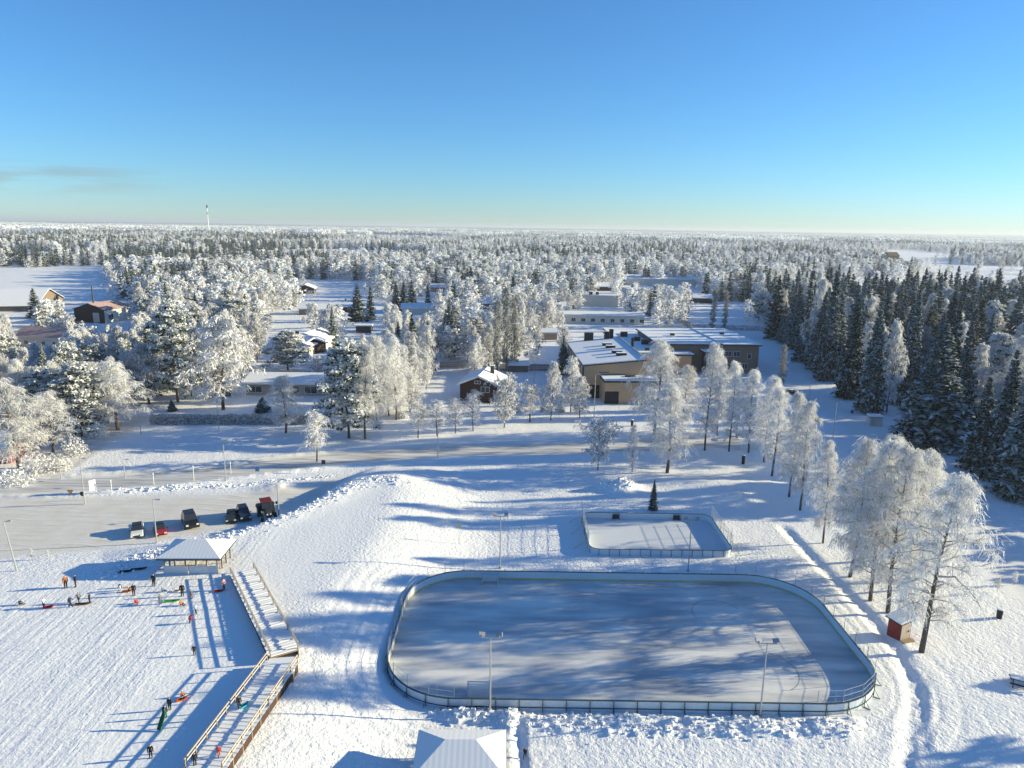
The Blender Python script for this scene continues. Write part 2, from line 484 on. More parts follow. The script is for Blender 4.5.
ys = [20.0]
while ys[-1] < 26000: ys.append(ys[-1] + max(0.24, ys[-1] * (0.0047 if ys[-1] < 420 else 0.012)))
ys = np.array([-200, -60, 0.0] + ys)
us = np.linspace(-1, 1, 820)
Y, U = np.meshgrid(ys, us, indexing='ij')
X = U * (np.abs(Y) * 1.05 + 45)
Xc = X
Z = ground_h(Xc, Y)
nr, nc = X.shape
idx = np.arange(nr * nc).reshape(nr, nc)
quads = np.stack([idx[:-1, :-1], idx[:-1, 1:], idx[1:, 1:], idx[1:, :-1]], -1).reshape(-1, 4)
fx, fy = X.ravel(), Y.ravel()
hd = poly_sd(fx, fy, hill_poly)
hillin = 1 - sstep(-5, 3, hd)
pack = np.maximum(1 - sstep(-1, 4, poly_sd(fx, fy, lot)), 1 - sstep(3.2, 6, seg_dist(fx, fy, road_main)))
pack = np.maximum(pack, 1 - sstep(2.4, 5, seg_dist(fx, fy, road_side)))
pack = np.maximum(pack, .35 * (1 - sstep(3, 7, seg_dist(fx, fy, road_right))))
sm = smooth_mask(fx, fy)
rough = np.clip(sm * (1 - .6 * hillin) * (0.55 + .9 * fbm(fx / 14, fy / 14, 3, 21)), 0, 1.3)
ppx, ppy = project(fx, fy, fx * 0)
# smoother lane beside the tree row and on the right-hand track
rough = rough * (1 - .55 * (1 - sstep(2, 9, seg_dist(fx, fy, road_right))))
mark = np.exp(-(seg_dist(fx, fy, [GZ(352, 600), GZ(372, 650), GZ(420, 700)]) / 4) ** 2)
rough = rough * (1 - .6 * mark)
groom = hillin * sstep(-1, -7, fx - GZ(225, 640, 2.6)[0])
me = np_mesh('ground', np.stack([fx, fy, Z.ravel()], -1), quads, [M_ground], smooth=True, attrs={'rough': rough, 'packed': pack, 'groom': groom})
o = D.objects.new('ground', me); COL.objects.link(o); tagged(o, kind='structure')

# far wooded hills
def hills():
    m = D.materials.new('wooded_hills'); nt, N, L = nodes_of(m); b = N['Principled BSDF']; b.inputs['Roughness'].default_value = 1; b.inputs['Specular IOR Level'].default_value = 0
    geo = N.new('ShaderNodeNewGeometry'); no = N.new('ShaderNodeTexNoise'); no.inputs['Scale'].default_value = .012; no.inputs['Detail'].default_value = 6
    L.new(geo.outputs['Position'], no.inputs['Vector'])
    cr = N.new('ShaderNodeValToRGB'); cr.color_ramp.elements[0].position = .42; cr.color_ramp.elements[0].color = (.10, .13, .14, 1)
    cr.color_ramp.elements[1].position = .60; cr.color_ramp.elements[1].color = (.46, .47, .48, 1)
    L.new(no.outputs['Fac'], cr.inputs[0]); L.new(cr.outputs[0], b.inputs['Base Color'])
    yy = np.linspace(9000, 24000, 60); uu = np.linspace(-1, 1, 400)
    Yh, Uh = np.meshgrid(yy, uu, indexing='ij'); Xh = Uh * Yh * 1.05
    t = (Yh - 9000) / 15000
    Zh = -12 + sstep(0, .15, t) * (20 + 42 * fbm(Xh / 4200 + 3, Yh / 3000, 4, 8)) * (0.55 + .6 * t) + 6 * fbm(Xh / 120, Yh / 160, 3, 4)
    nr, nc = Xh.shape; ix = np.arange(nr * nc).reshape(nr, nc)
    q = np.stack([ix[:-1, :-1], ix[:-1, 1:], ix[1:, 1:], ix[1:, :-1]], -1).reshape(-1, 4)
    me = np_mesh('hills', np.stack([Xh.ravel(), Yh.ravel(), Zh.ravel()], -1), q, [m], smooth=True)
    o = D.objects.new('hills', me); COL.objects.link(o); tagged(o, kind='structure')
hills()

# ------------------------------------------------------------------ air
if HAZE > 0:
    m = D.materials.new('haze_air'); nt, N, L = nodes_of(m)
    for n in list(N): N.remove(n)
    out = N.new('ShaderNodeOutputMaterial'); pv = N.new('ShaderNodeVolumePrincipled')
    pv.inputs['Color'].default_value = (.80, .88, 1, 1); pv.inputs['Density'].default_value = HAZE; pv.inputs['Anisotropy'].default_value = .2
    L.new(pv.outputs[0], out.inputs['Volume'])
    b = MB(); b.box((-29000, -400, -40), (29000, 27000, 92)); b.build('haze', m, kind='stuff')

# ------------------------------------------------------------------ rounded-rectangle helper and the ice
def rr_outline(x0, x1, y0, y1, r, n=14):
    pts = []
    for cx, cy, a0 in ((x1 - r, y0 + r, -90), (x1 - r, y1 - r, 0), (x0 + r, y1 - r, 90), (x0 + r, y0 + r, 180)):
        for k in range(n + 1):
            a = R(a0 + 90 * k / n); pts.append((cx + r * math.cos(a), cy + r * math.sin(a)))
    return pts

def ice_material():
    m = D.materials.new('scraped_ice'); nt, N, L = nodes_of(m); b = N['Principled BSDF']
    geo = N.new('ShaderNodeNewGeometry')
    def nz(sc, det, scale=(1, 1, 1), rot=0):
        mp = N.new('ShaderNodeMapping'); mp.inputs['Scale'].default_value = scale; mp.inputs['Rotation'].default_value = (0, 0, rot)
        L.new(geo.outputs['Position'], mp.inputs['Vector'])
        n = N.new('ShaderNodeTexNoise'); n.inputs['Scale'].default_value = sc; n.inputs['Detail'].default_value = det
        L.new(mp.outputs[0], n.inputs['Vector']); return n.outputs['Fac']
    r1 = N.new('ShaderNodeValToRGB'); r1.color_ramp.elements[0].position = .40; r1.color_ramp.elements[0].color = (.38, .40, .43, 1)
    r1.color_ramp.elements[1].position = .60; r1.color_ramp.elements[1].color = (.80, .78, .74, 1)
    mm = N.new('ShaderNodeMath'); mm.operation = 'MULTIPLY_ADD'; L.new(nz(.35, 6, (.25, 1.3, 1)), mm.inputs[0]); mm.inputs[1].default_value = .62
    m2 = N.new('ShaderNodeMath'); m2.operation = 'MULTIPLY'; L.new(nz(.09, 4), m2.inputs[0]); m2.inputs[1].default_value = .40
    L.new(m2.outputs[0], mm.inputs[2]); L.new(mm.outputs[0], r1.inputs[0]); L.new(r1.outputs[0], b.inputs['Base Color'])
    mr = N.new('ShaderNodeMapRange'); mr.inputs['To Min'].default_value = .25; mr.inputs['To Max'].default_value = .7
    L.new(mm.outputs[0], mr.inputs['Value']); L.new(mr.outputs[0], b.inputs['Roughness'])
    b.inputs['Specular IOR Level'].default_value = .35
    bp = N.new('ShaderNodeBump'); bp.inputs['Strength'].default_value = .25; bp.inputs['Distance'].default_value = .05
    L.new(nz(3, 3, (.4, 1.5, 1)), bp.inputs['Height']); L.new(bp.outputs[0], b.inputs['Normal'])
    return m
b = MB(); ol = rr_outline(RX0, RX1, RY0, RY1, RR); n = len(ol)
b.add([(x, y, .02) for x, y in ol], [tuple(range(n))])
b.build('rink_ice', ice_material(), kind='structure')
# faded rink markings
mk = MB()
midx = (RX0 + RX1) / 2; midy = (RY0 + RY1) / 2
M_line = mat('faded_line', (.30, .29, .33), .6, vary=.3, scale=1)
lnm = MB()
def ringline(cx, cy, r, w=.07, a0=0, a1=360, z=.026):
    k = 48; vs = []; fs = []
    for i in range(k + 1):
        a = R(a0 + (a1 - a0) * i / k)
        vs += [(cx + (r - w) * math.cos(a), cy + (r - w) * math.sin(a), z), (cx + (r + w) * math.cos(a), cy + (r + w) * math.sin(a), z)]
    for i in range(k): fs.append((2 * i, 2 * i + 1, 2 * i + 3, 2 * i + 2))
    lnm.add(vs, fs)
ringline(RX1 - 13.5, midy + 5.5, 3.2, .05, 20, 200); ringline(RX1 - 12, midy - 6.5, 4, .05, -60, 60)
lnm.build('rink_markings', M_line, kind='structure')
# ------------------------------------------------------------------ trees
def unit(v): return v / (np.linalg.norm(v, axis=-1, keepdims=True) + 1e-9)

M_twig = mat('bare_twigs', (.30, .27, .25), .9, vary=.4, scale=2)
M_column = foliage_mat('columnar_twigs', (.22, .22, .20), (.60, .60, .58), .15)
M_limb = mat('rimed_limbs', (.42, .41, .41), .9, vary=.4, scale=2)
class Quads:
    """fast collector of loose quads"""
    def __init__(s): s.q = []; s.m = []
    def ribbon(s, p, q, w, nrm, mi):
        """p,q (n,3) ends, w (n,), nrm (n,3) some vector to set the plane"""
        d = q - p; side = unit(np.cross(d, nrm)) * w[:, None] / 2
        s.q.append(np.stack([p - side, p + side, q + side * .5, q - side * .5], 1)); s.m.append(np.broadcast_to(mi, len(p)).copy())
    def flakes(s, c, size, mi, flat=None):
        n = len(c); a = unit(rng.normal(size=(n, 3))); b = rng.normal(size=(n, 3))
        if flat is not None:
            a[:, 2] *= flat; a = unit(a); b[:, 2] *= flat
        b = unit(b - a * (a * b).sum(1, keepdims=True)); sz = np.broadcast_to(size, n)[:, None] / 2
        a = a * sz; b = b * sz * rng.uniform(.5, 1, (n, 1))
        s.q.append(np.stack([c - a - b, c + a - b, c + a + b, c - a + b], 1)); s.m.append(np.broadcast_to(mi, n).copy())
    def mesh(s, name, mats):
        q = np.concatenate(s.q); m = np.concatenate(s.m)
        return np_mesh(name, q.reshape(-1, 3), np.arange(len(q) * 4).reshape(-1, 4), mats, m)

def trunk_mesh(name, pts, rads, m, n=7, limbs=()):
    b = MB(); b.tube(pts, rads, n)
    for lp, lr in limbs: b.tube(lp, lr, 4, 1)
    return b.mesh(name, [m, M_limb])

def birch(name, H, Rw, nb, nsec, nstr, wid, droop=1.0, base=.18, flake=0, peak=.38, fr=None, seed=1, prof=None):
    """weeping hoar-frosted birch; returns trunk and crown meshes"""
    global rng
    rng = np.random.default_rng(seed)
    lean = rng.normal(0, .02, 2)
    def tp(t):
        t = np.asarray(t, float)
        return np.stack([lean[0] * H * t + .012 * H * np.sin(t * 5 + seed), lean[1] * H * t + .012 * H * np.cos(t * 4 + seed) - .012 * H * math.cos(seed), H * t], -1)
    tt = np.linspace(0, .97, 9)
    trp = tp(tt); trp[0, 2] = -.4
    q = Quads(); limbs = []
    t = base + (1 - base) * (np.arange(nb) + rng.random(nb)) / nb
    t = np.clip(t, 0, .985)
    ang = np.arange(nb) * 2.4 + rng.normal(0, .5, nb)
    u = (t - base) / (1 - base)
    pr = np.where(u < peak, .55 + .45 * (u / peak), np.clip(1 - ((u - peak) / (1 - peak)), 0.0, 1) ** .85 * .93 + .07) if prof is None else prof(u)
    lump = rng.uniform(.45, 1.25, nb)
    Ln = Rw * pr * lump
    for i in range(nb):
        o = tp(t[i]); L = Ln[i]; dirv = np.array([math.cos(ang[i]), math.sin(ang[i]), 0])
        up = 1.0 - .35 * (1 - u[i])
        K = 6; s = np.linspace(0, 1, K)
        sp = o + dirv * (L * s)[:, None] + np.array([0, 0, 1]) * (L * (up * s - .75 * droop * s ** 2.2))[:, None]
        sp[1:] += rng.normal(0, .045 * L, (K - 1, 3))
        if L > 1.2: limbs.append(([tuple(x) for x in sp[::1]], list(np.linspace(.045 + .014 * L, .02, K))))
        # secondary twigs
        sec_s = rng.uniform(.2, 1.0, nsec) ** .8
        i0 = np.clip((sec_s * (K - 1)).astype(int), 0, K - 2); fr_ = sec_s * (K - 1) - i0
        so_ = sp[i0] * (1 - fr_)[:, None] + sp[i0 + 1] * fr_[:, None]
        sd_ = unit(dirv * rng.uniform(.2, 1.0, (nsec, 1)) + rng.normal(0, .7, (nsec, 3)) + np.array([0, 0, .25]))
        sl = (.20 * L + .55) * rng.uniform(.5, 1.25, nsec)
        se = so_ + sd_ * sl[:, None]
        q.ribbon(so_, se, np.full(nsec, wid * 1.1), rng.normal(size=(nsec, 3)), 1)
        # drooping strands
        n = nsec * nstr
        k = np.repeat(np.arange(nsec), nstr); a = rng.uniform(.15, 1, n)[:, None]
        p0 = so_[k] * (1 - a) + se[k] * a
        dd = unit(sd_[k] * .6 + rng.normal(0, .55, (n, 3)) + np.array([0, 0, -.25 * droop]))
        l1 = rng.uniform(.35, .8, n)[:, None] * (.6 + .07 * H / 2)
        p1 = p0 + dd * l1 * .55
        d2 = unit(dd * .55 + np.array([0, 0, -1.0]) * droop + rng.normal(0, .2, (n, 3)))
        p2 = p1 + d2 * l1 * rng.uniform(.5, 1.3, (n, 1)) * (.4 + .6 * droop)
        q.ribbon(p0, p1, np.full(n, wid) * rng.uniform(.7, 1.2, n), rng.normal(size=(n, 3)), 0)
        q.ribbon(p1, p2, np.full(n, wid) * rng.uniform(.7, 1.3, n), rng.normal(size=(n, 3)), 0)
        for _ in range(flake):
            b_ = rng.random((n, 1)); c = np.where(rng.random((n, 1)) < .5, p0 + (p1 - p0) * b_, p1 + (p2 - p1) * b_)
            q.flakes(c + rng.normal(0, wid * .8, (n, 3)), rng.uniform(1.0, 2.0, n) * wid, 0)
    tr = trunk_mesh(name + '_trunk', [tuple(x) for x in trp], list(np.linspace(.011 * H + .03, .02, 9)), M_bark, limbs=limbs if wid < .2 else [])
    return tr, q.mesh(name + '_crown', [fr or M_frost, M_twig])

def spruce(name, H, Rw, whorls, nbr, nsub, wid, snow=.4, rime=.25, base=.05, seed=1):
    global rng
    rng = np.random.default_rng(seed)
    q = Quads()
    for k in range(whorls):
        t = base + (1 - base) * ((k + rng.uniform(0, .6)) / whorls) ** .95
        if t > .985: t = .985
        L0 = Rw * ((1 - t) ** .85) * (.55 + .45 * min(1, (t - base) / .08 + .45)) + .12
        for j in range(nbr):
            L = L0 * rng.uniform(.68, 1.15)
            a = 2 * math.pi * (j + rng.uniform(-.35, .35)) / nbr + k * 1.3
            dv = np.array([math.cos(a), math.sin(a), 0]); sv = np.array([-math.sin(a), math.cos(a), 0])
            dr = -.42 * (1 - t) - .08 + rng.normal(0, .12)
            o = np.array([0, 0, min(.985, t + rng.uniform(-.7, .7) * (1 - base) / whorls) * H])
            m = nsub
            s = np.linspace(.12, 1, m)
            P = o + dv * (L * s)[:, None] + np.array([0, 0, 1]) * (L * (dr * s + .20 * s ** 3 + .18 * t * s))[:, None]
            fl = (L * .40 * (1 - .65 * s) + .10)
            issn = np.where(rng.random(m) < rime, 1, 0)
            for sg in (-1, 1):
                tip = P + (sv * sg * .85 + dv * .55 + np.array([0, 0, -.38]))[None] * fl[:, None] + rng.normal(0, .07 * L + .01, (m, 3))
                ww = np.full(m, wid * (1 + .25 * L)) * rng.uniform(.7, 1.3, m)
                q.ribbon(P, tip, ww, np.tile(np.array([0, 0, 1.]), (m, 1)) + rng.normal(0, .35, (m, 3)), issn)
                # hanging curtain under the branch
                tip2 = P + (sv * sg * .25 + np.array([0, 0, -1.0]))[None] * fl[:, None] * .55
                q.ribbon(P, tip2, ww * 1.1, np.tile(dv, (m, 1)) + rng.normal(0, .3, (m, 3)), 0)
                sn = rng.random(m) < snow
                if sn.any():
                    up = np.array([0, 0, .05 + wid * .12])
                    q.ribbon(P[sn] + up, (P + (tip - P) * .8)[sn] + up, ww[sn] * rng.uniform(.5, .95, sn.sum()), np.tile(np.array([0, 0, 1.]), (sn.sum(), 1)) + rng.normal(0, .2, (sn.sum(), 3)), 2)
    q.ribbon(np.array([[0, 0, H * .93]]), np.array([[0, 0, H * 1.01]]), np.array([wid * .6]), np.array([[1., 0, 0]]), 0)
    tr = trunk_mesh(name + '_trunk', [(0, 0, -.4), (0, 0, H * .5), (0, 0, H * .97)], [.010 * H + .05, .006 * H + .03, .02], M_bark, n=6)
    return tr, q.mesh(name + '_crown', [M_needle, M_needle_fr, M_snowtuft])

def pine(name, H, Rw, ncl, nq, size, snow=.5, base=.3, seed=1):
    """snow-laden pine: branches ending in tufted pads with snow lying on them"""
    global rng
    rng = np.random.default_rng(seed)
    q = Quads(); limbs = []
    for k in range(ncl):
        t = base + (1 - base) * (k + rng.random()) / ncl
        u = (t - base) / (1 - base)
        L = Rw * (math.sqrt(max(0, 1 - (u * 1.0) ** 2.2)) * .9 + .12) * rng.uniform(.35, 1.1)
        a = k * 2.4 + rng.normal(0, .4)
        dv = np.array([math.cos(a), math.sin(a), 0])
        o = np.array([.01 * H * math.sin(3 * t), 0, t * H])
        e = o + dv * L + np.array([0, 0, L * rng.uniform(-.1, .35)])
        limbs.append(([tuple(o), tuple((o + e) / 2 + np.array([0, 0, .05 * L])), tuple(e)], [.04 + .01 * L, .03, .02]))
        r = rng.uniform(.40, .95) * (.6 + Rw * .16)
        c0 = e - dv * r * rng.uniform(0, .8)
        v = rng.normal(size=(nq, 3)); v = unit(v) * rng.random((nq, 1)) ** .45
        v[:, 2] *= .8
        c = c0 + v * r * 1.15
        top = (v[:, 2] > -.18) & (rng.random(nq) < snow * 1.25)
        mi = np.where(top, 2, np.where(rng.random(nq) < .35, 1, 0))
        q.flakes(c[top], size * rng.uniform(.8, 1.6, top.sum()), 2, flat=.6)
        q.flakes(c[~top], size * rng.uniform(.8, 1.5, (~top).sum()), mi[~top])
    tr = trunk_mesh(name + '_trunk', [(0, 0, -.4), (.01 * H, 0, H * .5), (0, 0, H * .97)], [.011 * H + .05, .007 * H + .03, .03], M_bark, n=6, limbs=limbs)
    return tr, q.mesh(name + '_crown', [M_needle, M_needle_fr, M_snowtuft])

col_prof = lambda u: np.where(u < .15, .5 + u * 3, 1 - .6 * u ** 2)
rnd_prof = lambda u: np.sqrt(np.clip(1 - (2 * u - .95) ** 2 * .9, .06, 1))
LIB = {}
# near, mid and far versions: (height of the model, list of (trunk, crown))
LIB['birch0'] = [birch(f'birch_near{i}', 20, 4.3, 60, 11, 8, .048, 1.0, base=.17, flake=1, peak=.30, seed=3 + i) for i in range(4)]
LIB['birch1'] = [birch(f'birch_mid{i}', 16, 4.1, 46, 10, 6, .12, .9, base=.14, flake=1, peak=.32, seed=13 + i) for i in range(5)]
LIB['round1'] = [birch(f'round_mid{i}', 10, 4.2, 44, 9, 5, .15, .35, base=.16, flake=1, seed=33 + i, prof=rnd_prof) for i in range(3)]
LIB['column1'] = [birch(f'column_mid{i}', 16, 1.3, 54, 6, 4, .15, .3, base=.06, flake=1, seed=43 + i, prof=col_prof, fr=M_column) for i in range(2)]
LIB['sapling0'] = [birch(f'sapling{i}', 6, 1.7, 30, 7, 5, .05, .5, base=.28, flake=1, seed=53 + i) for i in range(2)]
LIB['spruce0'] = [spruce(f'spruce_near{i}', 24, 4.2, 40, 11, 8, .34, snow=s, rime=r, seed=63 + i) for i, (s, r) in enumerate([(.12, .38), (.2, .6), (.3, .7), (.42, .8)])]
LIB['spruce1'] = [spruce(f'spruce_mid{i}', 20, 3.6, 24, 8, 5, .50, snow=s, rime=r, seed=73 + i) for i, (s, r) in enumerate([(.12, .45), (.2, .65), (.3, .75), (.45, .85)])]
LIB['pine0'] = [pine(f'pine{i}', 16, 4.6, 110, 95, .26, snow=.75, base=.12, seed=83 + i) for i in range(3)]
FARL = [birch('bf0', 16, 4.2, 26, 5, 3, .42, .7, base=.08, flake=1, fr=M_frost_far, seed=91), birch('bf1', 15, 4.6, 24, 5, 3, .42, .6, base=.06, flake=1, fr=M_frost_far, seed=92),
        birch('bf2', 18, 3.8, 26, 5, 3, .42, .8, base=.10, flake=1, fr=M_frost_far, seed=93),
        spruce('sf0', 18, 3.2, 13, 6, 3, .80, snow=.45, rime=.85, seed=94), spruce('sf1', 20, 3.4, 13, 6, 3, .80, snow=.3, rime=.6, seed=95),
        pine('pf0', 16, 3.4, 22, 26, .7, snow=.7, base=.15, seed=96)]

KIND = {'birch': ('frosted_birch', 'birch tree'), 'round': ('frosted_broadleaf_tree', 'frosted tree'), 'column': ('columnar_tree', 'columnar tree'),
        'sapling': ('frosted_sapling', 'young tree'), 'spruce': ('spruce_tree', 'spruce'), 'pine': ('pine_tree', 'pine')}
BASEH = {'birch0': 20, 'birch1': 16, 'round1': 10, 'column1': 16, 'sapling0': 6, 'spruce0': 24, 'spruce1': 20, 'pine0': 16}
BASER = {'birch0': 4.3, 'birch1': 4.1, 'round1': 4.2, 'column1': 2.3, 'sapling0': 1.7, 'spruce0': 4.2, 'spruce1': 3.6, 'pine0': 4.6}
ALLTREES = []
def tree(kind, pos, h, wr=None, var=None, label=None, group=None, lod=None, rs=None):
    r_ = rs or random
    d = pos[1]
    lib = {'birch': 'birch0' if d < 175 else 'birch1', 'round': 'round1', 'column': 'column1', 'sapling': 'sapling0',
           'spruce': 'spruce0' if d < 260 else 'spruce1', 'pine': 'pine0'}[kind]
    if lod: lib = lod
    vs_ = LIB[lib]; tr, cr = vs_[r_.randrange(len(vs_)) if var is None else var % len(vs_)]
    nm, cat = KIND[kind]
    rt = empty(nm, (pos[0], pos[1], pos[2] - .05), r_.uniform(0, 6.28), label=label, cat=cat, group=group)
    s = h / BASEH[lib]; sx_ = s if wr is None else wr / BASER[lib]
    rt.scale = (sx_, sx_, s)
    a = D.objects.new('trunk', tr); COL.objects.link(a); a.parent = rt
    b = D.objects.new('crown', cr); COL.objects.link(b); b.parent = rt
    ALLTREES.append(rt)
    return rt

def treepx(kind, bx, by, ty, wpx=None, **kw):
    """a tree standing at a ground point of the photo, as tall as it shows there"""
    p = G(bx, by); h = height_at(p, ty)
    wr = None
    if wpx: wr = wpx / 2 / F * (p[1] * cp_ + CAMH * sp_)
    return tree(kind, p, h, wr, **kw), p, h
# ------------------------------------------------------------------ roads as sheets on the ground
def strip(name, pts, w, m, dz=.03, step=1.5):
    P = []
    for (ax, ay), (bx, by) in zip(pts[:-1], pts[1:]):
        n = max(2, int(math.hypot(bx - ax, by - ay) / step))
        for i in range(n): P.append((ax + (bx - ax) * i / n, ay + (by - ay) * i / n))
    P.append(pts[-1]); P = np.array(P)
    for _ in range(6): P[1:-1] = (P[:-2] + 2 * P[1:-1] + P[2:]) / 4
    T = np.gradient(P, axis=0); T /= np.linalg.norm(T, axis=1, keepdims=True); Nn = np.stack([-T[:, 1], T[:, 0]], 1)
    cols = 9; V = []
    for k in range(cols):
        s = (k / (cols - 1) - .5) * 2
        wob = 1 + .10 * (vnoise(np.arange(len(P)) * .22, np.full(len(P), s * 3.), 31) - .5)
        q = P + Nn * (s * w / 2 * wob)[:, None]
        V.append(np.stack([q[:, 0], q[:, 1], ground_h(q[:, 0], q[:, 1]) + dz * (1 - abs(s) ** 6 * 1.3)], 1))
    V = np.stack(V, 1).reshape(-1, 3); ix = np.arange(len(V)).reshape(-1, cols)
    qd = np.stack([ix[:-1, :-1], ix[:-1, 1:], ix[1:, 1:], ix[1:, :-1]], -1).reshape(-1, 4)[:, ::-1]
    o = D.objects.new(name, np_mesh(name, V, qd, [m], smooth=True)); COL.objects.link(o); tagged(o, kind='structure'); return o
def road_mat(name, a, b_, tracks):
    m = D.materials.new(name); nt, N, L = nodes_of(m); b = N['Principled BSDF']; b.inputs['Roughness'].default_value = .7
    geo = N.new('ShaderNodeNewGeometry')
    mp = N.new('ShaderNodeMapping'); mp.inputs['Scale'].default_value = (.10, 1.1, 1); mp.inputs['Rotation'].default_value = (0, 0, tracks)
    no = N.new('ShaderNodeTexNoise'); no.inputs['Scale'].default_value = .9; no.inputs['Detail'].default_value = 5
    L.new(geo.outputs['Position'], mp.inputs[0]); L.new(mp.outputs[0], no.inputs['Vector'])
    cr = N.new('ShaderNodeValToRGB'); cr.color_ramp.elements[0].position = .36; cr.color_ramp.elements[1].position = .64
    cr.color_ramp.elements[0].color = (*a, 1); cr.color_ramp.elements[1].color = (*b_, 1)
    L.new(no.outputs['Fac'], cr.inputs[0]); L.new(cr.outputs[0], b.inputs['Base Color'])
    bp = N.new('ShaderNodeBump'); bp.inputs['Strength'].default_value = .5; bp.inputs['Distance'].default_value = .06
    L.new(no.outputs['Fac'], bp.inputs['Height']); L.new(bp.outputs[0], b.inputs['Normal'])
    return m
strip('road', road_main, 6.8, road_mat('packed_snow_road', (.40, .385, .37), (.74, .73, .72), -.12), .05)
strip('side_road', road_side, 4.6, road_mat('packed_side_road', (.52, .50, .47), (.76, .75, .74), 1.2), .04)

# ------------------------------------------------------------------ large rink: boards, rails, posts, nets, goals
def ring_strip(mb, ol, z0, z1, t_in, t_out, mi=0, closed=True):
    """vertical wall following an outline; t_in / t_out offsets from it"""
    n = len(ol); P = np.array(ol)
    T = np.roll(P, -1, 0) - np.roll(P, 1, 0) if closed else np.gradient(P, axis=0)
    T /= np.linalg.norm(T, axis=1, keepdims=True) + 1e-9; Nn = np.stack([T[:, 1], -T[:, 0]], 1)
    a = P + Nn * t_in; b = P + Nn * t_out
    vs = []; fs = []
    for i in range(n): vs += [(*a[i], z0), (*b[i], z0), (*b[i], z1), (*a[i], z1)]
    for i in range(n if closed else n - 1):
        j = (i + 1) % n
        for k in range(4):
            k2 = (k + 1) % 4
            fs.append((4 * i + k, 4 * i + k2, 4 * j + k2, 4 * j + k))
    if not closed: fs += [(0, 3, 2, 1), (4 * n - 4, 4 * n - 3, 4 * n - 2, 4 * n - 1)]
    mb.add(vs, fs, mi)
def dense(ol, step=1.0, closed=True):
    out = []
    L_ = ol + [ol[0]] if closed else ol
    for (ax, ay), (bx, by) in zip(L_[:-1], L_[1:]):
        n = max(1, int(math.hypot(bx - ax, by - ay) / step))
        for i in range(n): out.append((ax + (bx - ax) * i / n, ay + (by - ay) * i / n))
    return out if closed else out + [ol[-1]]
rk = empty('rink_boards', ((RX0 + RX1) / 2, RY0, 0), label='white hockey rink boards with dark rails around the large ice sheet', cat='rink boards')
def addp(mb, name, m, par, **kw):
    o = mb.build(name, m, par, **kw); o.matrix_parent_inverse = Matrix.Translation(-par.location) if par.rotation_euler[2] == 0 else par.matrix_basis.inverted(); return o
od = dense(rr_outline(RX0 - .1, RX1 + .1, RY0 - .1, RY1 + .1, RR), .9)
b = MB(); ring_strip(b, od, -.05, 1.2, -.05, .04); addp(b, 'board_wall', M_board, rk)
b = MB(); ring_strip(b, od, 0.03, .24, -.075, -.053); addp(b, 'kick_plate', M_kicky, rk)
b = MB(); ring_strip(b, od, 1.2, 1.27, -.08, .10); addp(b, 'cap_rail', M_rail, rk)
b = MB(); ring_strip(b, od, .32, .40, .045, .12); addp(b, 'lower_rail', M_rail, rk)
# posts outside the boards
cum = np.concatenate([[0], np.cumsum(np.hypot(*(np.diff(np.array(od + [od[0]]), axis=0).T)))])
per = cum[-1]
def at_len(s, ol_=od, cum_=None):
    c_ = cum if cum_ is None else cum_
    s = s % c_[-1]; i = int(np.searchsorted(c_, s, 'right')) - 1; i = min(i, len(ol_) - 1); j = (i + 1) % len(ol_)
    f = (s - c_[i]) / (c_[i + 1] - c_[i]); a = Vector((*ol_[i], 0)); q = Vector((*ol_[j], 0)); d = (q - a).normalized()
    return a.lerp(q, f), Vector((d.y, -d.x, 0))
NP = 62
for k in range(NP):
    p, nn = at_len(per * k / NP)
    b = MB(); p1 = p + nn * .13; b.bar(p1 - Vector((0, 0, .1)), p1 + Vector((0, 0, 1.32)), .07)
    b.bar(p + nn * .12 + Vector((0, 0, .9)), p + nn * .75 + Vector((0, 0, -.02)), .05); b.bar(p + nn * .1, p + nn * .8, .06)
    addp(b, 'post', M_rail, rk)
# tall end nets on slim poles (both ends)
def end_net(x_from, side):
    P = [(x, y) for x, y in od if (x > x_from if side > 0 else x < x_from)]
    if side < 0: pass
    else: pass
    # order by angle round the end
    cy = (RY0 + RY1) / 2; cx = x_from
    P.sort(key=lambda q: math.atan2(q[1] - cy, (q[0] - cx) * side))
    P = dense(P, .9, False)
    b = MB(); P3 = [Vector((x, y, 0)) for x, y in P]
    for z in (1.35, 2.0, 2.65): 
        for q, r_ in zip(P3[:-1:3], P3[3::3]): b.bar(q + Vector((0, 0, z)), r_ + Vector((0, 0, z)), .022)
    for i in range(0, len(P3) - 1, 1):
        if i % 2 == 0: b.bar(P3[i] + Vector((0, 0, 1.27)), P3[i] + Vector((0, 0, 2.65)), .014)
    addp(b, 'net', M_net, rk)
    for i in range(0, len(P3), 3):
        b = MB(); b.bar(P3[i] + Vector((0, 0, .0)), P3[i] + Vector((0, 0, 2.7)), .055); addp(b, 'net_pole', M_grey, rk)
end_net(RX1 - 9, 1); end_net(RX0 + 8, -1)

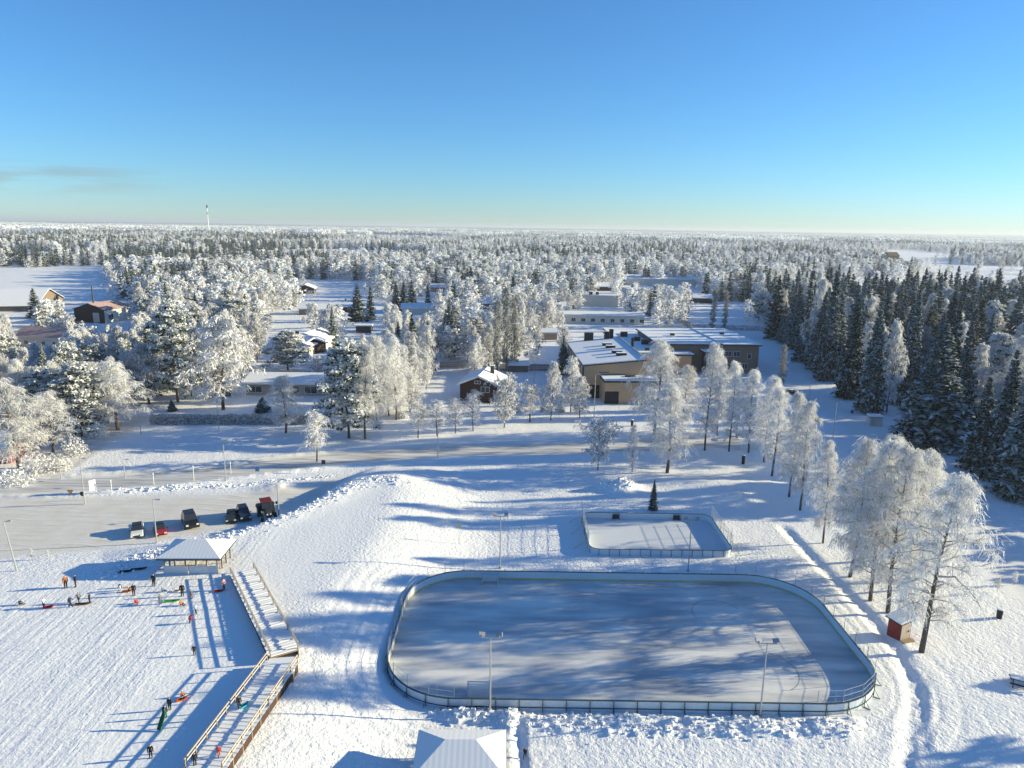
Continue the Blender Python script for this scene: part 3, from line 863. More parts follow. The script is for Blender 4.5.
def goal(px, py, label, face=1, w=2.0):
    p = Vector((*GZ(px, py, 0.02), .03))
    t = empty('hockey_goal', p, label=label, cat='goal', group='small ice hockey goals')
    M_gp = mat('goal_frame_pale', (.62, .56, .55), .6)
    b = MB(); h = 1.22; d = 1.0 * face
    b.tube([(-w / 2, 0, 0), (-w / 2, 0, h), (w / 2, 0, h), (w / 2, 0, 0)], .05, 6)
    b.tube([(-w / 2, 0, .05), (-w / 2 + .1, d, .05), (w / 2 - .1, d, .05), (w / 2, 0, .05)], .04, 6)
    b.tube([(-w / 2, 0, h), (-w / 2 + .15, d * .5, h), (-w / 2 + .1, d, .05)], .035, 6); b.tube([(w / 2, 0, h), (w / 2 - .15, d * .5, h), (w / 2 - .1, d, .05)], .035, 6)
    b.build('frame', M_gp, t)
    b = MB()
    for i in range(27):
        x = -w / 2 + .1 + (w - .2) * i / 26
        b.bar((x, d * .5, h), (x, d, .06), .05)
        b.bar((x, 0.02, h), (x, d * .5, h), .028)
    for i in range(6):
        y = d * .5 + d * .5 * i / 6; z = h - (h - .06) * i / 6
        b.bar((-w / 2 + .1, y, z), (w / 2 - .1, y, z), .05)
        for s in (-1, 1): b.bar((s * (w / 2 - .02), 0, h * (i + .5) / 6), (s * (w / 2 - .12), d * (1 - .5 * (i + .5) / 6), h * (i + .5) / 6), .028)
    b.build('net', M_net, t)
    return t
goal(479, 692, 'small frosted hockey goal by the near boards, beside the floodlight mast', -1, 2.4)
goal(490, 585.5, 'small frosted hockey goal standing against the far boards of the large rink', 1, 2.2)

# ------------------------------------------------------------------ small rink
sb = empty('practice_rink_boards', ((SX0 + SX1) / 2, SY0, 0), label='low pale boards with a thin dark top rail around the small practice rink', cat='rink boards')
so_ = dense(rr_outline(SX0, SX1, SY0, SY1, 1.6, 6), 1.2)
b = MB(); ring_strip(b, so_, -.1, 1.0, -.04, .04); addp(b, 'board_wall', M_board, sb)
b = MB(); ring_strip(b, so_, 1.0, 1.06, -.06, .06); addp(b, 'cap_rail', M_rail, sb)
c2 = np.concatenate([[0], np.cumsum(np.hypot(*(np.diff(np.array(so_ + [so_[0]]), axis=0).T)))])
for k in range(44):
    p, nn = at_len(c2[-1] * k / 44, so_, c2)
    b = MB(); b.bar(p + nn * .08 - Vector((0, 0, .1)), p + nn * .08 + Vector((0, 0, 1.12)), .06); addp(b, 'post', M_rail, sb)
for x0, dx in ((SX0, -.05), (SX1, .05)):
    b = MB()
    for i in range(0, 26):
        y = SY0 + 1.2 + (SY1 - SY0 - 2.4) * i / 25; b.bar((x0 + dx, y, 1.0), (x0 + dx, y, 3.1), .05 if i % 5 == 0 else .02)
    for z in (1.5, 2.0, 2.5, 3.05): b.bar((x0 + dx, SY0 + 1.2, z), (x0 + dx, SY1 - 1.2, z), .03)
    addp(b, 'end_net', M_net, sb)
    for y in (SY0 + 2.2, (SY0 + SY1) / 2 + .5, SY1 - 2):
        sg = -1 if dx < 0 else 1; b = MB()
        b.bar((x0 + sg * .1, y, 1.6), (x0 + sg * 2.2, y, 0), .07); b.bar((x0 + sg * .1, y, 0), (x0 + sg * .1, y, 3.1), .08)
        addp(b, 'end_brace', M_woodpale, sb)
b = MB(); b.prism(rr_outline(SX0 + .05, SX1 - .05, SY0 + .05, SY1 - .05, 1.55, 6), -.1, .02)
b.build('practice_ice', mat('snowy_ice', (.66, .69, .73), .5, vary=.08, scale=.15), kind='structure')
for px, py, far in ((618.5, 524, 1), (681, 525, 1), (630, 555.5, 0), (699.5, 557, 0)):
    x, y = GZ(px, py, 0.5)
    y = (SY1 - .35) if far else (SY0 + .35)
    t = empty('goal_box', (x, y, .02), label={618.5: 'small dark goal box at the far boards of the practice rink, away from the mast', 681: 'small dark goal box at the far boards of the practice rink, behind the mast', 630: 'small dark goal box at the near boards of the practice rink, away from the mast', 699.5: 'small dark goal box at the near boards of the practice rink, beside the mast'}[px], cat='goal', group='small dark goals in the practice rink')
    b = MB(); s = -1 if far else 1
    b.tube([(-.6, s * .1, 0), (-.6, s * .1, .85), (.6, s * .1, .85), (.6, s * .1, 0)], .05, 6); b.build('frame', M_dark, t)
    b = MB(); b.box((-.55, -s * .12 - .02, .02), (.55, -s * .12 + .02, .8)); b.box((-.57, -.1, .76), (.57, .1, .82)); b.build('net', M_dark, t)

# ------------------------------------------------------------------ floodlight masts and street lamps
def floodmast(bx, by, ty, label, heads=2):
    p = G(bx, by); h = height_at(p, ty + 3)
    t = empty('floodlight_mast', p, R(0), label=label, cat='floodlight', group='twin-headed floodlight masts around the rinks')
    b = MB(); b.tube([(0, 0, -.3), (0, 0, h * .5), (0, 0, h)], [.10, .08, .06], 8); b.box((-.2, -.2, -.2), (.2, .2, .12)); b.build('pole', M_grey, t)
    b = MB(); b.bar((-.95, 0, h - .05), (.95, 0, h - .05), .08); b.build('crossarm', M_grey, t)
    for s in (-1, 1):
        b = MB(); M_ = Matrix.Translation((s * .85, .1, h + .22)) @ Matrix.Rotation(R(-50), 4, 'X') @ Matrix.Rotation(R(-12 * s), 4, 'Z')
        b.box((-.30, -.10, -.22), (.30, .10, .22), M=M_); b.box((-.05, -.2, -.35), (.05, .0, -.1), M=M_)
        hd = b.build('lamp_head', M_grey, t)
        b = MB(); b.box((-.26, .101, -.18), (.26, .115, .18), M=M_); b.build('lens', M_glass, hd)
    return t
floodmast(490, 712, 634, 'slim twin-head floodlight mast at the near boards beside the goal')
floodmast(760, 716, 640, 'slim twin-head floodlight mast at the near boards toward the right end of the large rink')
floodmast(500, 568, 513, 'slim twin-head floodlight mast behind the far boards of the large rink')
floodmast(688, 571, 517, 'slim twin-head floodlight mast between the large rink and the practice rink')

LAMPS = [(157, 543, 499, 'street lamp beside the parked white and red cars'), (85, 504, 458, 'street lamp beside the red triangular sign'),
 (226, 481, 444, 'street lamp on the near verge of the road above the parked cars'), (17, 571, 521, 'leaning street lamp at the left border of the car park'),
 (279, 516, 479, 'street lamp beside the red-roofed tractor'), (438, 458, 426, 'street lamp on the road verge in front of the small roadside trees'),
 (594, 417, 374, 'street lamp in front of the tan sports hall'), (833, 437, 402, 'street lamp on the shaded lane by the spruces'),
 (940, 477, 453, 'short lamp post below the big spruce at the lane'), (808, 405, 382, 'lamp post at the far end of the shaded lane'),
 (125, 478, 459, 'thin lamp post on the bank between road and side road'), (141, 434, 414, 'thin lamp post in front of the clipped hedge'),
 (219, 432, 398, 'lamp post in front of the middle of the clipped hedge'), (61, 479, 465, 'thin short lamp post at the road junction'),
 (534, 384, 358, 'white lamp post in the yard behind the dark brown house'), (704, 372, 338, 'lamp post among the trees by the school')]
for bx, by, ty, lb in LAMPS:
    p = G(bx, by); h = height_at(p, ty)
    t = empty('street_lamp', p, 0, label='slim grey ' + lb, cat='street lamp', group='street lamps')
    if bx == 17: t.rotation_euler = (0, R(-7), 0)
    b = MB(); b.tube([(0, 0, -.2), (0, 0, h - .1)], [.11, .06], 7); b.build('pole', M_grey, t)
    b = MB(); b.tube([(0, 0, h - .12), (.3, -.1, h), (.9, -.25, h + .04)], .04, 6); b.build('arm', M_grey, t)
    b = MB(); b.box((.7, -.42, h - .02), (1.35, -.12, h + .10)); b.build('lamp_head', M_grey, t, bevel=.03)

# ------------------------------------------------------------------ road signs and marker posts
def signpost(bx, by, ty, name, label, shape, m, cat='road sign'):
    p = G(bx, by); h = max(1.6, height_at(p, ty))
    t = empty(name, p, 0, label=label, cat=cat)
    b = MB(); b.tube([(0, 0, -.2), (0, 0, h - .1)], .035, 6); b.build('post', M_grey, t)
    b = MB(); y0, y1 = -.08, -.045
    if shape == 'tri': b.prism([(-.55, 0), (.55, 0), (0, -.95)], 0, .03)
    elif shape == 'rect': b.prism([(-.4, -.85), (.4, -.85), (.4, 0), (-.4, 0)], 0, .03)
    elif shape == 'board': b.prism([(-.55, -2.0), (.55, -2.0), (.55, 0), (-.55, 0)], 0, .06)
    elif shape == 'disc': b.prism([(.42 * math.cos(a), -.42 + .42 * math.sin(a)) for a in np.linspace(0, 2 * math.pi, 17)[:-1]], 0, .03)
    o = b.build('plate', m, t); o.rotation_euler = (R(90), 0, 0); o.location = (0, -.05, h)
    if shape == 'board': o.rotation_euler = (R(90), 0, R(50))
    if shape == 'tri':
        b = MB(); b.prism([(-.33, -.12), (.33, -.12), (0, -.70)], 0, .012); q = b.build('face', M_yellow, o); q.location = (0, 0, .032)
    return t
M_sred = mat('sign_red', (.55, .06, .05), .5); M_sblue = mat('sign_blue', (.10, .25, .42), .5)
signpost(72, 504, 490, 'yield_sign', 'red and yellow yield triangle sign at the junction', 'tri', M_sred)
signpost(83, 500, 493, 'round_sign', 'dark back of a round sign just right of the yield triangle', 'disc', M_dark)
signpost(93.5, 494, 480, 'notice_board', 'tall white notice board standing by the road junction', 'board', M_white, 'sign')
signpost(258, 479, 467, 'crossing_sign', 'blue square sign on the road verge right of the street lamp', 'rect', M_sblue)
signpost(324, 473, 460, 'small_sign', 'small dark square sign on a post below the young frosted tree', 'rect', M_dark)
signpost(459, 544, 523, 'hill_sign', 'plain narrow sign post in the open snow beyond the rink', 'rect', M_grey, 'sign')
for bx, by, ty, lb in [(112, 493, 480, 'first frosted marker post right of the white notice board'), (154, 485, 473, 'second frosted marker post along the road right of the notice board'), (194, 480, 466, 'frosted marker post left of the street lamp on the road'), (231, 474, 462, 'frosted marker post between street lamp and blue sign')]:
    p = G(bx, by); h = height_at(p, ty)
    t = empty('marker_post', p, 0, label=lb, cat='marker post', group='frosted marker posts along the road')
    b = MB(); b.tube([(0, 0, -.2), (0, 0, h)], [.05, .06], 7); b.build('post', M_net, t)
    b = MB(); b.tube([(0, 0, h - .35), (0, 0, h + .05)], [.09, .08], 7); b.build('reflector_collar', M_white, t)

# ------------------------------------------------------------------ buildings
def window(par, x, z, w, h, y=0, name='window'):
    """window on the front wall (facing -y)"""
    b = MB(); f = .09
    b.box((x - w / 2 - f, y - .05, z - f), (x + w / 2 + f, y + .02, z)); b.box((x - w / 2 - f, y - .05, z + h), (x + w / 2 + f, y + .02, z + h + f))
    b.box((x - w / 2 - f, y - .05, z), (x - w / 2, y + .02, z + h)); b.box((x + w / 2, y - .05, z), (x + w / 2 + f, y + .02, z + h))
    if w > 1.3: b.box((x - .04, y - .045, z), (x + .04, y + .02, z + h))
    o = b.build(name, M_white, par)
    g = MB(); g.box((x - w / 2, y - .02, z), (x + w / 2, y + .01, z + h)); g.build('pane', M_glass, o)
    return o
def house(name, fl, fr, depth, wall_h, roof='gable', rise=2.0, wm=M_brown, rm=M_snow, label='', cat='house', over=.5, wins=(), side_wins=(), chimney=None, door=None, ridge='x', snow=.28, width=None, trim=M_white, group=None, fl_w=None, back=0):
    """front wall runs from ground pixel fl to ground pixel fr (facing the viewer), depth goes away"""
    a = G(*fl) if fl_w is None else Vector(fl_w)
    q = G(*fr)
    d = q - a; rz = math.atan2(d.y, d.x); W = width or math.hypot(d.x, d.y)
    t = empty(name, (a.x, a.y, a.z), rz, label=label, cat=cat, group=group)
    b = MB()
    H = wall_h
    if roof == 'gable' and ridge == 'y':
        ov = over
        b.prism([(0, 0), (0, 0)], 0, 0) if False else None
        vs = [(0, 0, -.5), (W, 0, -.5), (W, 0, H), (W / 2, 0, H + rise), (0, 0, H), (0, depth, -.5), (W, depth, -.5), (W, depth, H), (W / 2, depth, H + rise), (0, depth, H)]
        b.add(vs, [(0, 1, 2, 3, 4), (9, 8, 7, 6, 5), (1, 6, 7, 2), (0, 4, 9, 5)])
    elif roof == 'gable':
        vs = [(0, 0, -.5), (W, 0, -.5), (W, depth, -.5), (0, depth, -.5), (0, 0, H), (W, 0, H), (W, depth, H), (0, depth, H), (0, depth / 2, H + rise), (W, depth / 2, H + rise)]
        b.add(vs, [(0, 1, 5, 4), (2, 3, 7, 6), (1, 2, 6, 9, 5), (3, 0, 4, 8, 7)])
    else:
        b.box((0, 0, -.5), (W, depth, H))
    b.build('wall', wm, t)
    # roof
    def slab(c, dz, th, m, nm, par=None, grow=0.0):
        """c: 4 corners (top plane, ccw from above)"""
        bb = MB(); ctr = sum((Vector(x) for x in c), Vector()) / 4
        top = []
        for x in c:
            v = Vector(x); e = (v - ctr); e.z = 0; v = v + e.normalized() * grow; v.z += dz; top.append(v)
        bot = [v - Vector((0, 0, th)) for v in top]
        bb.add([*bot, *top], [(0, 3, 2, 1), (4, 5, 6, 7), (0, 1, 5, 4), (1, 2, 6, 5), (2, 3, 7, 6), (3, 0, 4, 7)])
        return bb.build(nm, m, par or t)
    o_ = over
    if roof == 'gable' and ridge == 'y':
        k = rise / (W / 2)
        pls = [[(-o_, -o_, H - k * o_), (W / 2, -o_, H + rise), (W / 2, depth + o_, H + rise), (-o_, depth + o_, H - k * o_)],
               [(W / 2, -o_, H + rise), (W + o_, -o_, H - k * o_), (W + o_, depth + o_, H - k * o_), (W / 2, depth + o_, H + rise)]]
    elif roof == 'gable':
        k = rise / (depth / 2)
        pls = [[(-o_, -o_, H - k * o_), (W + o_, -o_, H - k * o_), (W + o_, depth / 2, H + rise), (-o_, depth / 2, H + rise)],
               [(-o_, depth / 2, H + rise), (W + o_, depth / 2, H + rise), (W + o_, depth + o_, H - k * o_), (-o_, depth + o_, H - k * o_)]]
    elif roof == 'shed':
        pls = [[(-o_, -o_, H + .02), (W + o_, -o_, H + rise), (W + o_, depth + o_, H + rise), (-o_, depth + o_, H + .02)]]
        bb = MB(); bb.add([(0, 0, H), (W, 0, H), (W, 0, H + rise - .05), (0, depth, H), (W, depth, H), (W, depth, H + rise - .05)], [(0, 1, 2), (5, 4, 3), (1, 4, 5, 2), (0, 3, 4, 1)]); bb.build('upper_wall', wm, t)
    else:
        pls = [[(-o_, -o_, H + .25), (W + o_, -o_, H + .25), (W + o_, depth + o_, H + .30), (-o_, depth + o_, H + .30)]]
    for pl in pls:
        r_ = slab(pl, .12, .24, M_dark if trim is None else trim, 'roof')
        if snow: slab(pl, .12 + snow + .004, snow, rm, 'roof_snow', r_, -.06)
    for x, z, ww, hh in wins: window(t, x, z, ww, hh)
    if door:
        b = MB(); b.box((door[0] - door[1] / 2, -.06, 0), (door[0] + door[1] / 2, .02, door[2])); dd = b.build('door', M_black, t)
        b = MB(); b.box((door[0] + door[1] / 2 - .2, -.12, 1.0), (door[0] + door[1] / 2 - .12, -.06, 1.15)); b.build('handle', M_grey, dd)
    if chimney:
        for cxx, cyy, ww, h0, h1 in chimney:
            b = MB(); b.box((cxx - ww / 2, cyy - ww / 2, h0), (cxx + ww / 2, cyy + ww / 2, h1)); c_ = b.build('chimney', M_dark, t)
            b = MB(); b.box((cxx - ww / 2 - .08, cyy - ww / 2 - .08, h1), (cxx + ww / 2 + .08, cyy + ww / 2 + .08, h1 + .15)); b.build('chimney_cap', M_snow, c_)
    return t, W, rz

# tan sports hall with a low mono-pitch snow roof
p0 = G(583, 398); hh = height_at(p0, 366)
tb = empty('sports_hall', p0, R(2.5), label='large tan brick sports hall with a sloping snow roof and dark roof vents', cat='sports hall')
HW, HD = 17.5, 41.0
b = MB()
h0, h1 = hh, hh + 1.7
b.add([(0, 0, -.5), (HW, 0, -.5), (HW, HD, -.5), (0, HD, -.5), (0, 0, h0), (HW, 0, h1), (HW, HD, h1), (0, HD, h0)], [(0, 1, 5, 4), (1, 2, 6, 5), (2, 3, 7, 6), (3, 0, 4, 7)])
b.build('wall', M_tan, tb)
b = MB(); b.add([(-.5, -.6, h0 + .02), (HW + .3, -.6, h1 + .02), (HW + .3, HD + .5, h1 + .02), (-.5, HD + .5, h0 + .02), (-.5, -.6, h0 + .34), (HW + .3, -.6, h1 + .34), (HW + .3, HD + .5, h1 + .34), (-.5, HD + .5, h0 + .34)], [(0, 3, 2, 1), (4, 5, 6, 7), (0, 1, 5, 4), (1, 2, 6, 5), (2, 3, 7, 6), (3, 0, 4, 7)])
rf = b.build('roof', M_dark, tb)
b = MB(); b.add([(-.42, -.5, h0 + .345), (HW + .22, -.5, h1 + .345), (HW + .22, HD + .4, h1 + .345), (-.42, HD + .4, h0 + .345), (-.42, -.5, h0 + .62), (HW + .22, -.5, h1 + .62), (HW + .22, HD + .4, h1 + .62), (-.42, HD + .4, h0 + .62)], [(0, 3, 2, 1), (4, 5, 6, 7), (0, 1, 5, 4), (1, 2, 6, 5), (2, 3, 7, 6), (3, 0, 4, 7)])
b.build('roof_snow', M_snow, rf)
def rz_at(x): return h0 + (h1 - h0) * x / HW + .6
for x, y in [(12.2, 8), (11.7, 12.5), (11.4, 22), (11.2, 27)]:
    b = MB(); b.box((x - 1.5, y - .8, rz_at(x) - .1), (x + 1.5, y + .8, rz_at(x) + .75)); v = b.build('roof_vent', M_black, tb, bevel=.05)
    b = MB(); b.box((x - 1.45, y - .75, rz_at(x) + .752), (x + 1.45, y + .75, rz_at(x) + .86)); b.build('snow_cap', M_snow, v)
for x, y, w_, hgt in [(7.0, 39.5, 3.0, 2.6), (13.2, 40.0, 1.5, 2.4), (14.9, 40.6, 1.3, 3.0)]:
    b = MB(); b.box((x - w_ / 2, y - .7, rz_at(x) - .2), (x + w_ / 2, y + .7, rz_at(x) + hgt)); b.build('ventilation_tower', M_black, tb)
b = MB()   # parapet kerb along the high side
b.box((HW - .1, -.5, h1 + .3), (HW + .28, HD + .4, h1 + .95)); b.build('parapet', M_grey, tb)
for i in range(9):  # pilasters and dark windows down the long side wall
    y = 2.2 + i * 4.4
    b = MB(); b.box((-.09, y - 1.0, .4), (-.02, y + 1.0, h0 - .9)); w_ = b.build('side_window', M_black, tb)
    b = MB(); b.box((-.14, y - 1.16, .3), (-.03, y - 1.02, h0 - .8)); b.box((-.14, y + 1.02, .3), (-.03, y + 1.16, h0 - .8)); b.build('frame', M_white, w_)
b = MB(); b.tube([(-.2, -.25, h0), (-.2, -.25, 0)], .14, 6); b.build('downpipe', M_black, tb)
b = MB(); b.box((1.0, -.10, 0), (4.6, .02, 3.9)); b.build('hall_door', M_black, tb)
b = MB(); b.box((4.4, -.06, h0 * .80), (7.2, -.01, h0 * .80 + .16)); b.box((4.8, -.06, h0 * .74), (12, -.01, h0 * .74 + .16)); b.build('vent_louvre', M_brown, tb)
# low annex in front
ax0, ax1, ad = 5.0, 19.2, 7.0; ah = 6.2
b = MB(); b.box((ax0, -ad, -.5), (ax1, -.02, ah)); an = b.build('annex_wall', M_tan, tb)
b = MB(); b.box((ax0 - .35, -ad - .5, ah), (ax1 + .3, -.03, ah + .5)); r2 = b.build('annex_roof', M_dark, tb)
b = MB(); b.box((ax0 - .2, -ad - .35, ah + .505), (ax1 + .15, -.05, ah + .72)); b.build('roof_snow', M_snow, r2)
b = MB(); b.box((ax0 + .05, -ad - .08, .1), (ax0 + 4.0, -ad - .01, 3.6)); b.build('annex_door', M_black, tb)
b = MB(); b.box((11.5, -3.4, ah + .7), (14.5, -1.8, ah + 1.05)); b.build('roof_hatch', M_dark, tb, bevel=.1)

# flat-roofed school wing right of the hall
pB = G(757, 373.5); hB = height_at(pB, 346)
ts = empty('school_building', pB, R(2), label='wide dark taupe school building with flat snowy roofs right of the tan hall', cat='school')
def blk(x0, x1, y0, y1, h, wall=M_taupe, nm='wing', ov=.7, snowm=M_snow):
    b = MB(); b.box((x0, y0, -.5), (x1, y1, h)); wl = b.build(nm + '_wall', wall, ts)
    b = MB(); b.box((x0 - ov, y0 - ov, h), (x1 + ov, y1 + ov, h + .45)); r_ = b.build(nm + '_roof', M_dark, ts)
    b = MB(); b.box((x0 - ov + .08, y0 - ov + .08, h + .455), (x1 + ov - .08, y1 + ov - .08, h + .72)); b.build('roof_snow', M_snow, r_)
blk(-12, 0, 0, 38, hB, nm='east_wing')
blk(-34, -12.7, 2.5, 38.5, hB - .3, wall=M_taupe, nm='middle_wing')
blk(-19, -12.9, -1.5, 1.6, hB - 2.2, wall=M_dark, nm='porch')
blk(-46, -34.9, -4, 44, hB - 2.4, wall=M_tan, nm='west_wing')
blk(-31, -24, -3, 1.7, hB - 3.0, wall=M_tan, nm='canteen')
blk(-44, -28, 39.6, 57, hB - 2.8, wall=M_offwhite, nm='rear_wing')
for x, z, w_, h_ in [(-10.6, hB - 3.6, 2.0, 1.6), (-7.6, hB - 3.6, 2.2, 1.6), (-3.2, hB - 4.4, 1.2, 1.6), (-4.5, 1.6, 1.8, 1.8), (-9.5, 1.4, 2.0, 1.8)]: window(ts, x, z, w_, h_)
for x, y, s in [(-6, 22, .8), (-38, 20, 1.6), (-36.8, 12, 1.8), (-41, 30, 2.0), (-38.8, -1, .9), (-25, 20, .9)]:
    b = MB(); zz = (hB if x > -12 else hB - .3 if x > -34 else hB - 2.4) + .6; b.box((x - s / 2 - .3, y - .6, zz), (x + s / 2 + .3, y + .6, zz + s)); b.build('roof_vent', M_black, ts, bevel=.05)
b = MB(); b.tube([(-42.5, 6, hB - 2), (-42.5, 6, hB + 1.6)], .5, 8); b.build('ventilation_pipe', M_black, ts)

# houses
fr = [(4.6, 5.6, .9, .8), (9.6, 3.3, 2.4, 1.9)]
house('gabled_house', (460, 401.5), (496, 401.5), 12.5, 5.2, 'gable', 2.2, M_brown, ridge='y', label='dark brown gabled house with a small white-framed window and snowy roof', wins=[(5.0, 5.4, 1.6, .7), (7.2, 3.0, 2.3, 1.5)], chimney=[(7.6, 8.5, 1.0, 6.5, 9.0)], width=10.6, over=.7)
tt_ = ALL = [o for o in D.objects if o.name == 'gabled_house'][0]; tt_.rotation_euler[2] = R(-9)
house('bungalow', (246, 395), (338, 396), 13, 3.6, 'gable', 1.5, mat('greige_render', (.40, .36, .31), .85), label='long cream bungalow with a low snow roof and small chimney behind the hedge', wins=[(2.8, .9, 3.6, 1.7), (13.5, .7, 3.4, 2.0), (18.6, .7, 3.4, 2.0), (24, .9, 3.2, 1.8)], chimney=[(24.5, 8.5, 1.0, 4, 6.4)], door=(9.2, 2.4, 2.3), over=.8, trim=M_white)
house('storage_hall', (105.5, 323.5), (132, 319), 17, 6.5, 'gable', 2.8, M_offwhite, rm=M_redroof, snow=.06, label='barn-like white hall with a dark gable end and rusty red roof in the field', cat='barn', wins=[(4, 1.5, 3, 2.6)], over=.4, trim=M_dark)
sh = [o for o in D.objects if o.name == 'storage_hall'][0]
b = MB(); b.add([(-.05, .0, -.3), (-.05, 17, -.3), (-.05, 17, 6.45), (-.05, 8.5, 9.2), (-.05, 0, 6.45), (-.01, .0, -.3), (-.01, 17, -.3), (-.01, 17, 6.45), (-.01, 8.5, 9.2), (-.01, 0, 6.45)], [(4, 3, 2, 1, 0), (5, 6, 7, 8, 9), (0, 1, 6, 5), (1, 2, 7, 6), (2, 3, 8, 7), (3, 4, 9, 8), (4, 0, 5, 9)]); b.build('gable_cladding', M_brown, sh)
b = MB(); b.box((-.12, 3, .2), (-.055, 6.5, 5)); b.build('gable_door', M_grey, sh)
p_ = G(95.5, 322); b = MB(); b.tube([(0, 0, 0), (0, 0, height_at(p_, 286))], [.45, .30], 8); b.build('flue_pipe', M_dark, loc=p_, label='tall thin dark flue pipe standing at the gable of the white hall', cat='flue')
house('red_roofed_house', (14, 347), (60, 350), 13, 4.6, 'gable', 2.6, M_offwhite, rm=M_redroof, snow=.08, label='cream house with a patchy rust-red roof behind frosted trees', wins=[(6, 1.6, 1.6, 1.3), (14, 1.6, 1.6, 1.3), (19, 1.6, 1.2, 1.3)], over=.7)
house('long_shed', (-30, 312), (36, 311), 44, 3.0, 'gable', 7.0, M_taupe, label='wide low building with a broad white snow roof by the field', cat='building', over=1, trim=None)
house('red_cottage', (-40, 464), (9, 464), 8, 3.2, 'gable', 2.4, M_redhut, label='dark red cottage with a snow roof half hidden in frosted bushes', wins=[(5, 1.0, 1.5, 1.3)], over=.7)
house('white_school_block', (556, 323), (644, 325), 14, 4.2, 'flat', 0, M_offwhite, label='long white single-storey block with a row of dark windows behind the hall', cat='school block', wins=[(9 + i * 5.0, 1.1, 2.0, 1.7) for i in range(8)], over=.8)
house('raised_block', (584, 306), (618, 307), 22, 6.5, 'flat', 0, M_offwhite, label='squarish pale block with small rooftop stacks behind the long white block', cat='building', chimney=[(4, 2, 2.2, 6.5, 9), (8, 2.5, 1.8, 6.5, 9)], over=.5, snow=.3)
house('far_white_hall', (625, 285), (702, 286), 38, 5.5, 'gable', 2.4, M_offwhite, label='very long white hall with a wide snow roof beyond the school', cat='hall', over=.8, trim=M_white)
house('low_terrace', (684, 303), (712, 303.5), 16, 3.6, 'gable', 1.8, M_brown, label='low dark terrace with a snow roof in the open ground beyond the school', over=.8)
house('blue_roofed_house', (596, 291), (612, 291), 12, 3.6, 'gable', 2.4, M_brown, label='small dark red-brown house with bluish snow roof among frosted birches', over=.6)
house('corner_house', (296, 294), (314, 294), 14, 4.0, 'gable', 2.4, M_brown, ridge='y', label='dark two-part house at the head of the open snow field', over=.8)
house('yard_shed', (299, 315), (313, 315), 10, 3.6, 'gable', 2.0, M_taupe, label='low dark shed under snow beside a round bush', cat='shed', over=.8)
house('ridge_house', (309, 356), (336, 345), 13, 4.0, 'gable', 2.6, M_offwhite, label='pale house with a steep snow roof turned at an angle, near the carport', over=.9, chimney=[(8, 8, 1, 5, 8)])
house('mid_house', (280, 352), (300, 356), 12, 3.6, 'gable', 2.4, M_brown, label='brown house behind the snowy pines above the bungalow', over=.8)
house('carport', (356, 333), (371, 333), 9, 3.0, 'flat', 0, M_dark, label='dark open carport with a thick slab of snow in the village', cat='carport', over=.8, trim=M_woodpale)
house('steep_house', (386, 306), (400, 306), 10, 3.6, 'gable', 2.6, M_offwhite, label='white-gabled house in front of the dark row of spruces', over=.7, ridge='y', chimney=[(5, 3, .9, 5, 7.5)])
house('long_house', (402, 314), (436, 314), 11, 3.4, 'gable', 1.8, M_offwhite, label='long low house with a snow roof right of the dark spruce row', over=.8)
house('yellow_house', (431, 292), (446, 292), 11, 3.6, 'gable', 1.8, mat('ochre_board', (.42, .30, .16), .8), label='ochre house with a snow roof in the birches', over=.6)
house('grey_house', (480, 309), (496, 309), 12, 3.6, 'gable', 2.6, M_taupe, label='grey house with a low snowy roof beside the columnar trees', over=.8)
house('wooden_outbuilding', (541, 340), (557, 340), 5, 3.4, 'gable', 1.2, M_wood, label='weathered brown wooden outbuilding left of the sports hall', cat='outbuilding', over=.5)
house('far_barn', (889, 259.5), (899, 259.5), 16, 7, 'gable', 6, M_brown, snow=0, rm=M_brown, label='lone dark barn in the distant snow clearing', cat='barn', over=1.0, trim=M_brown)
house('brown_house', (240, 283), (252, 283), 12, 4, 'gable', 3, M_brown, label='dark brown house deep among the left-hand frosted birches', over=.8)
house('timber_house', (178, 303), (187, 303), 10, 5, 'gable', 2.5, mat('orange_board', (.42, .2, .08), .8), label='orange timber house between the white hall and the birches', over=.6)
house('forest_house', (668, 262), (690, 262), 24, 5, 'gable', 3, M_offwhite, label='pale far-off farmhouse in a bright clearing', over=.8)
house('gate_cottage', (508, 372), (528, 372), 7, 2.6, 'gable', 1.3, M_taupe, label='low outbuilding behind the fence and the columnar trees', cat='outbuilding', over=.6)

for i, (px, py, w_, d_, wm_, lb) in enumerate([(262, 303, 15, 10, M_offwhite, 'cream house among birches beside the open snow field'), (520, 304, 16, 10, M_brown, 'brown house behind the columnar trio'),
    (545, 314, 14, 9, M_offwhite, 'white house left of the long white block'), (452, 336, 15, 10, M_offwhite, 'pale house half hidden behind the birches above the brown house'), (418, 352, 15, 10, M_taupe, 'grey house between the birch clump and the board fence'),
    (330, 312, 14, 9, M_brown, 'brown house between the low shed and the rimed spruce'), (500, 288, 18, 10, M_offwhite, 'pale far house in the upper middle of the village'), (560, 294, 16, 10, M_taupe, 'grey far house left of the squarish pale block'),
    (215, 345, 14, 9, M_offwhite, 'pale house hidden in the tree belt left of the dark pine'), (728, 296, 20, 12, M_offwhite, 'white house right of the low dark terrace')]):
    a_ = G(px, py); house('village_house', (px, py), (px + 20, py), d_, 3.4, 'gable', random.uniform(2.2, 3.2), wm_, label=lb, width=w_, over=.8, wins=[(3, 1.1, 1.5, 1.3), (w_ - 3.5, 1.1, 1.5, 1.3)], chimney=[(w_ * .6, d_ * .5, .9, 4.5, 7.2)], ridge='y' if i % 3 == 1 else 'x')
